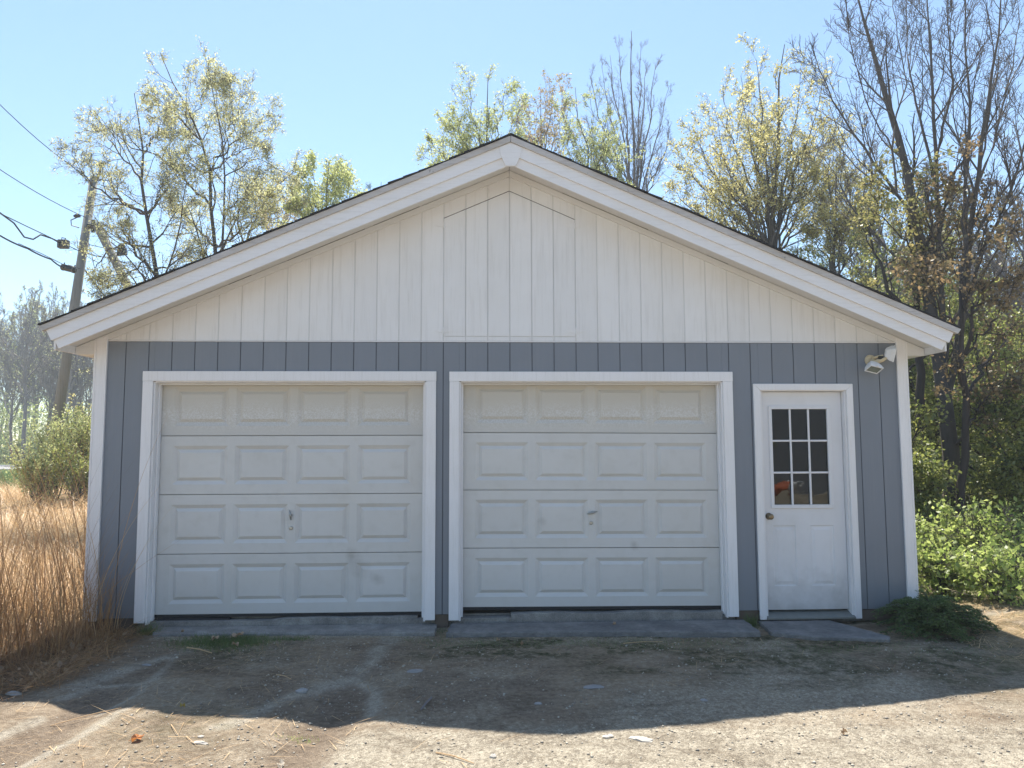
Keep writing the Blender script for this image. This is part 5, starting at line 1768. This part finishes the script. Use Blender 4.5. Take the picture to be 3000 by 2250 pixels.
for dx in (-.14, 0.14):
    mb = MB(); mb.tube([(dx, 0, 0.05), (dx, 0, .13)], .015, 6); mb.build('hanger', M['black'], o)
    mb = MB(); mb.tube([(dx - .015, 0, 0), (dx + .015, 0, 0)], .093, 12); mb.build('clamp_band', M['drip'], o)
c = at(263, 541, 15.5)
o = thing('cable_box', 'small dark cable box hanging in the olive tree right of the brace pole', 'cable box', tuple(map(float, c)))
mb = MB(); mb.add([(-.14, -.06, -.17), (.16, -.06, -.13), (.13, -.06, .06), (.02, -.06, .20), (-.09, -.06, .17), (-.14, .06, -.17), (.16, .06, -.13), (.13, .06, .06), (.02, .06, .20), (-.09, .06, .17)],
                  [[0, 1, 2, 3, 4], [9, 8, 7, 6, 5], [0, 5, 6, 1], [1, 6, 7, 2], [2, 7, 8, 3], [3, 8, 9, 4], [4, 9, 5, 0]]); mb.build('box_body', M['black'], o, bevel=0.01)
mb = MB(); mb.tube([(0, 0, .16), (-.1, 0, .25)], .012, 5); mb.build('hanger', M['black'], o)

# ---------------------------------------------------------------- what the door panes reflect: house, shrubs and boat behind the photographer
hs = thing('neighbour_house', 'dark brown house standing behind the photographer, seen only as a reflection in the door panes', 'house', (12, -15, 0))
hb = plain('brown_house_siding', (0.22, 0.23, 0.26), 0.9)
mb = MB(); mb.box(-8, 8, -6, 0, -0.2, 5.2); mb.build('wall', hb, hs)
mb = MB(); mb.add([(-8.6, 0.6, 5.0), (8.6, 0.6, 5.0), (8.6, -3, 7.4), (-8.6, -3, 7.4), (8.6, -6.6, 5.0), (-8.6, -6.6, 5.0)], [[0, 1, 2, 3], [3, 2, 4, 5], [0, 3, 5], [1, 4, 2]]); mb.build('roof', M['shingle'], hs)
for wx in (-5, -1.5, 2.5, 6):
    mb = MB(); mb.box(wx - .6, wx + .6, 0.002, 0.05, 1.1, 2.4); w_ = mb.build('window', M['white'], hs)
    mb = MB(); mb.box(wx - .5, wx + .5, 0.051, 0.06, 1.2, 2.3); mb.build('pane', M['black'], w_)
for i, (x, y, h, w) in enumerate([(13.6, -12.5, 2.0, 1.2), (15.5, -12, 3.0, 1.4), (10.6, -13.4, 1.5, 0.9), (12.4, -9.6, 1.6, 0.7), (8.6, -14, 1.2, 0.9)]):
    shrub(['tall olive shrub behind the photographer on the right', 'taller olive shrub before the dark house', 'low olive shrub before the dark house middle', 'olive shrub far right behind the photographer', 'lowest olive shrub before the dark house'][i], x, y, h, w, M['leaf_dark'], n=12, per=2.2, ls=0.12)
mb = MB()
mb.tube([(-1.9, 0, .1), (-1.5, 0, 0), (-.6, 0, -.04), (.6, 0, -.04), (1.5, 0, 0), (1.9, 0, .1)], [.03, .18, .3, .3, .18, .03], 12)
ky = thing('kayak', 'orange kayak with a white end lying behind the photographer, reflected in the lowest door panes', 'kayak', (9.6, -10.4, 0.45))
ky.scale = (0.62, 0.62, 0.62)
mb.build('hull', plain('orange_plastic', (0.55, 0.14, 0.05), 0.45), ky, smooth=True)
mb = MB(); mb.tube([(1.3, 0, .0), (1.6, 0, .03), (1.95, 0, .11)], [.24, .17, .03], 12); mb.build('white_end', M['lampwhite'], ky, smooth=True)

# ---------------------------------------------------------------- stones, leaves, sticks on the drive
def rock_mesh(name, sx, sy, sz, mat, seed):
    r = np.random.default_rng(seed)
    v, f = [], []
    nu, nv = 9, 5
    for j in range(nv + 1):
        ph = math.pi * j / nv
        for i in range(nu):
            th = 2 * math.pi * i / nu
            q = 1 + 0.16 * r.normal()
            v.append((math.sin(ph) * math.cos(th) * sx * q, math.sin(ph) * math.sin(th) * sy * q, math.cos(ph) * sz * (1 + .1 * r.normal())))
    for j in range(nv):
        for i in range(nu):
            a, b = j * nu + i, j * nu + (i + 1) % nu
            f.append([a, a + nu, b + nu, b])
    return new_mesh(name, v, f, [mat])


stone_g = plain('grey_stone', (0.36, 0.35, 0.34), 0.85, nscale=60, amt=0.5, bump=0.5)
stone_w = plain('pale_stone', (0.50, 0.46, 0.40), 0.85, nscale=60, amt=0.35, bump=0.5)
stone_b = plain('blue_grey_stone', (0.30, 0.29, 0.28), 0.85, nscale=60, amt=0.4, bump=0.5)
for i, (x, y, sx, sy, sz, m, lb) in enumerate([
    (2.02, -1.66, .040, .028, .018, stone_g, 'rounded grey stone in the shade at the edge of the middle rut'),
    (3.94, -1.67, .075, .040, .010, stone_b, 'flat blue-grey stone in the shade before the right garage door'),
    (4.07, -2.53, .070, .030, .010, stone_w, 'flat pale stone in the sun just below the shadow tip'),
    (3.90, -2.49, .035, .022, .010, stone_w, 'small pale stone left of the flat pale one, at the shadow tip'),
    (1.66, -2.455, .045, .015, .010, stone_w, 'long pale stone in the sunlit dirt on the left'),
    (3.26, -2.72, .020, .018, .014, stone_w, 'small white stone at the bottom edge of the drive, middle'),
    (1.63, -2.36, .020, .014, .008, stone_w, 'small white stone just above the long pale one'),
    (0.72, -1.00, .045, .020, .008, stone_g, 'flat grey stone in the left runnel'),
    (0.15, -1.62, .050, .030, .015, stone_g, 'grey stone at the foot of the tall dry grass'),
    (2.72, -1.30, .070, .045, .010, stone_b, 'flat dark stone right of the middle rut in the shade'),
    (4.6, -1.95, .025, .018, .010, stone_g, 'small grey stone in the shade in the middle of the drive'),
    (3.55, -1.95, .025, .018, .010, stone_g, 'small grey stone below the flat blue-grey stone')]):
    o = link('stone', rock_mesh('stone', sx, sy, sz, m, i), None, (x, y, hz(x, y) + sz * 0.25))
    o.rotation_euler = (0, 0, random.uniform(-.4, .4))
    tag(o, lb, 'stone')


def leaf_obj(x, y, s, mat, lb, rot=0.0, lobed=True, lift=0.012):
    r = random.Random(int(x * 1000))
    n = 18
    v, f = [(0, 0, 0.004)], []
    for i in range(n):
        a = 2 * math.pi * i / n
        q = s * (0.62 + (0.38 if lobed else 0.12) * abs(math.cos(2.5 * a)) ** 1.2) * (0.9 + 0.2 * r.random())
        v.append((math.cos(a) * q, math.sin(a) * q * 0.8, 0.010 * r.random() + 0.012 * math.sin(3 * a + x) + (0.3 * s * abs(math.sin(a)) ** 2)))
    for i in range(n): f.append([0, 1 + i, 1 + (i + 1) % n])
    mb = MB().add(v, f)
    mb.tube([(-s * 1.25, 0, .004), (-s * .6, 0, .006), (s * .5, 0, .008)], .0012, 4)
    o = mb.build('fallen_leaf', mat)
    o.location = (x, y, hz(x, y) + lift); o.rotation_euler = (random.uniform(-.3, .3), random.uniform(-.3, .3), rot)
    tag(o, lb, 'leaf')


lf_or = leafmat('orange_leaf', (0.45, 0.15, 0.04), (0.55, 0.25, 0.08), 0.4)
lf_tan = leafmat('tan_leaf', (0.40, 0.27, 0.17), (0.50, 0.36, 0.24), 0.3)
lf_pale = leafmat('bleached_leaf', (0.55, 0.48, 0.38), (0.62, 0.55, 0.44), 0.3)
lf_gold = leafmat('golden_leaf', (0.42, 0.30, 0.06), (0.5, 0.4, 0.1), 0.4)
leaf_obj(1.30, -2.395, .038, lf_or, 'curled orange leaf in the sunlit dirt on the left', .4)
leaf_obj(2.17, -2.71, .038, lf_pale, 'bleached oval leaf at the bottom edge of the drive', 1.9, False)
leaf_obj(1.19, -0.40, .052, lf_tan, 'large tan maple leaf lying on the green grass patch', .9, lift=.045)
leaf_obj(1.235, -0.62, .035, lf_tan, 'small tan leaf at the lower edge of the green grass patch', 2.4, lift=.035)
leaf_obj(1.02, -0.45, .035, lf_tan, 'brown leaf half sunk in the middle of the green grass patch', .3, lift=.04)
leaf_obj(1.35, -1.92, .026, lf_gold, 'small golden leaf standing at the shadow edge', 1.2, False, .02)
leaf_obj(5.22, -2.52, .025, M['deadleaf'], 'dark brown leaf in the sunlit gravel on the right', .2, False)
leaf_obj(0.62, -0.14, .035, M['deadleaf'], 'brown leaf on the gravel by the left garage door casing', 1.0)
leaf_obj(3.33, -0.52, .025, lf_tan, 'small tan leaf just before the long stone slab, left part', 1.0, False)
leaf_obj(3.52, -0.62, .025, M['deadleaf'], 'brown leaf in the thin grass before the long stone slab', 2.0, False)
leaf_obj(4.36, -0.16, .022, lf_tan, 'pale leaf lying on the long stone slab', 0.5, False, .05)
leaf_obj(6.95, -0.06, .05, M['deadleaf'], 'dead brown leaf caught at the foot of the blue siding', 0.5, True, .10)


def stick(x0, y0, x1, y1, r, lb, mat='straw_pale', z=0.006):
    a, b_ = V3([x0, y0, hz(x0, y0) + z]), V3([x1, y1, hz(x1, y1) + z])
    m = (a + b_) / 2 + [0, 0.01, 0.004]
    mb = MB(); mb.tube([(0, 0, 0), tuple(m - a), tuple(b_ - a)], [r, r * .9, r * .6], 6)
    tag(mb.build('twig', M[mat], loc=tuple(map(float, a))), lb, 'twig')


stick(0.86, -0.62, 1.12, -0.80, .006, 'thick straw stalk below the green grass patch', z=.02)
stick(2.96, -2.66, 3.16, -2.80, .004, 'pale stalk at the bottom edge of the drive')
stick(2.88, -1.86, 2.83, -2.06, .009, 'short grey-brown twig in the shade before the middle of the garage', 'bark_grey', .01)
stick(0.66, -2.10, 0.98, -1.92, .003, 'thin straw in the sunlit left rut')
stick(1.75, -1.30, 1.88, -1.40, .003, 'short pale straw in the shade left of the middle rut')
stick(4.35, -0.60, 4.68, -0.58, .004, 'pale stalk lying in the thin grass before the long slab')
# pebbles
n = 17000
x = rng.uniform(-0.1, 7.6, n); y = -0.32 - 2.9 * rng.random(n)
keep = fbm(x * 1.5, y * 1.5, 3) > rng.uniform(0.25, 0.62, n)
x, y = x[keep], y[keep]
n = len(x)
s = 0.0024 + 0.0085 * rng.random(n) ** 5
C = base_pts(x, y, 0.0) + np.stack([0 * s, 0 * s, s * .3], -1)
oct_ = np.array([[1, 0, 0], [0, 1, 0], [-1, 0, 0], [0, -1, 0], [0, 0, .7], [0, 0, -.7]])
v = (C[:, None] + oct_[None] * s[:, None, None] * rng.uniform(.6, 1.35, (n, 6, 1))).reshape(-1, 3)
tri = np.array([[0, 1, 4], [1, 2, 4], [2, 3, 4], [3, 0, 4], [1, 0, 5], [2, 1, 5], [3, 2, 5], [0, 3, 5]])
f = (tri[None] + (np.arange(n) * 6)[:, None, None]).reshape(-1, 3)
k = NT('pebble_mix')
g = k.n('ShaderNodeNewGeometry')
k.l(k.ramp(g.outputs['Random Per Island'], [(0.0, (0.20, 0.18, 0.155)), (0.5, (0.36, 0.32, 0.26)), (1.0, (0.56, 0.51, 0.42))]), k.bsdf.inputs['Base Color'])
k.bsdf.inputs['Roughness'].default_value = 0.9
tag(link('pebbles', new_mesh('pebbles', v, f, [k.m])), 'loose pebbles scattered over the gravel drive', None, None, 'stuff')
print('tris', sum(len(m.polygons) for m in bpy.data.meshes))

# ---------------------------------------------------------------- spring haze in the air
mb = MB(); mb.box(-120, 110, -45, 125, -3.0, 24.0)
hm = bpy.data.materials.new('pale_air'); hm.use_nodes = True
hn = hm.node_tree; hn.nodes.remove(hn.nodes['Principled BSDF'])
pv = hn.nodes.new('ShaderNodeVolumePrincipled')
pv.inputs['Color'].default_value = (0.86, 0.94, 1.0, 1)
pv.inputs['Density'].default_value = 0.0017
pv.inputs['Anisotropy'].default_value = 0.3
hn.links.new(pv.outputs[0], hn.nodes['Material Output'].inputs['Volume'])
tag(mb.build('haze', hm), kind='stuff')
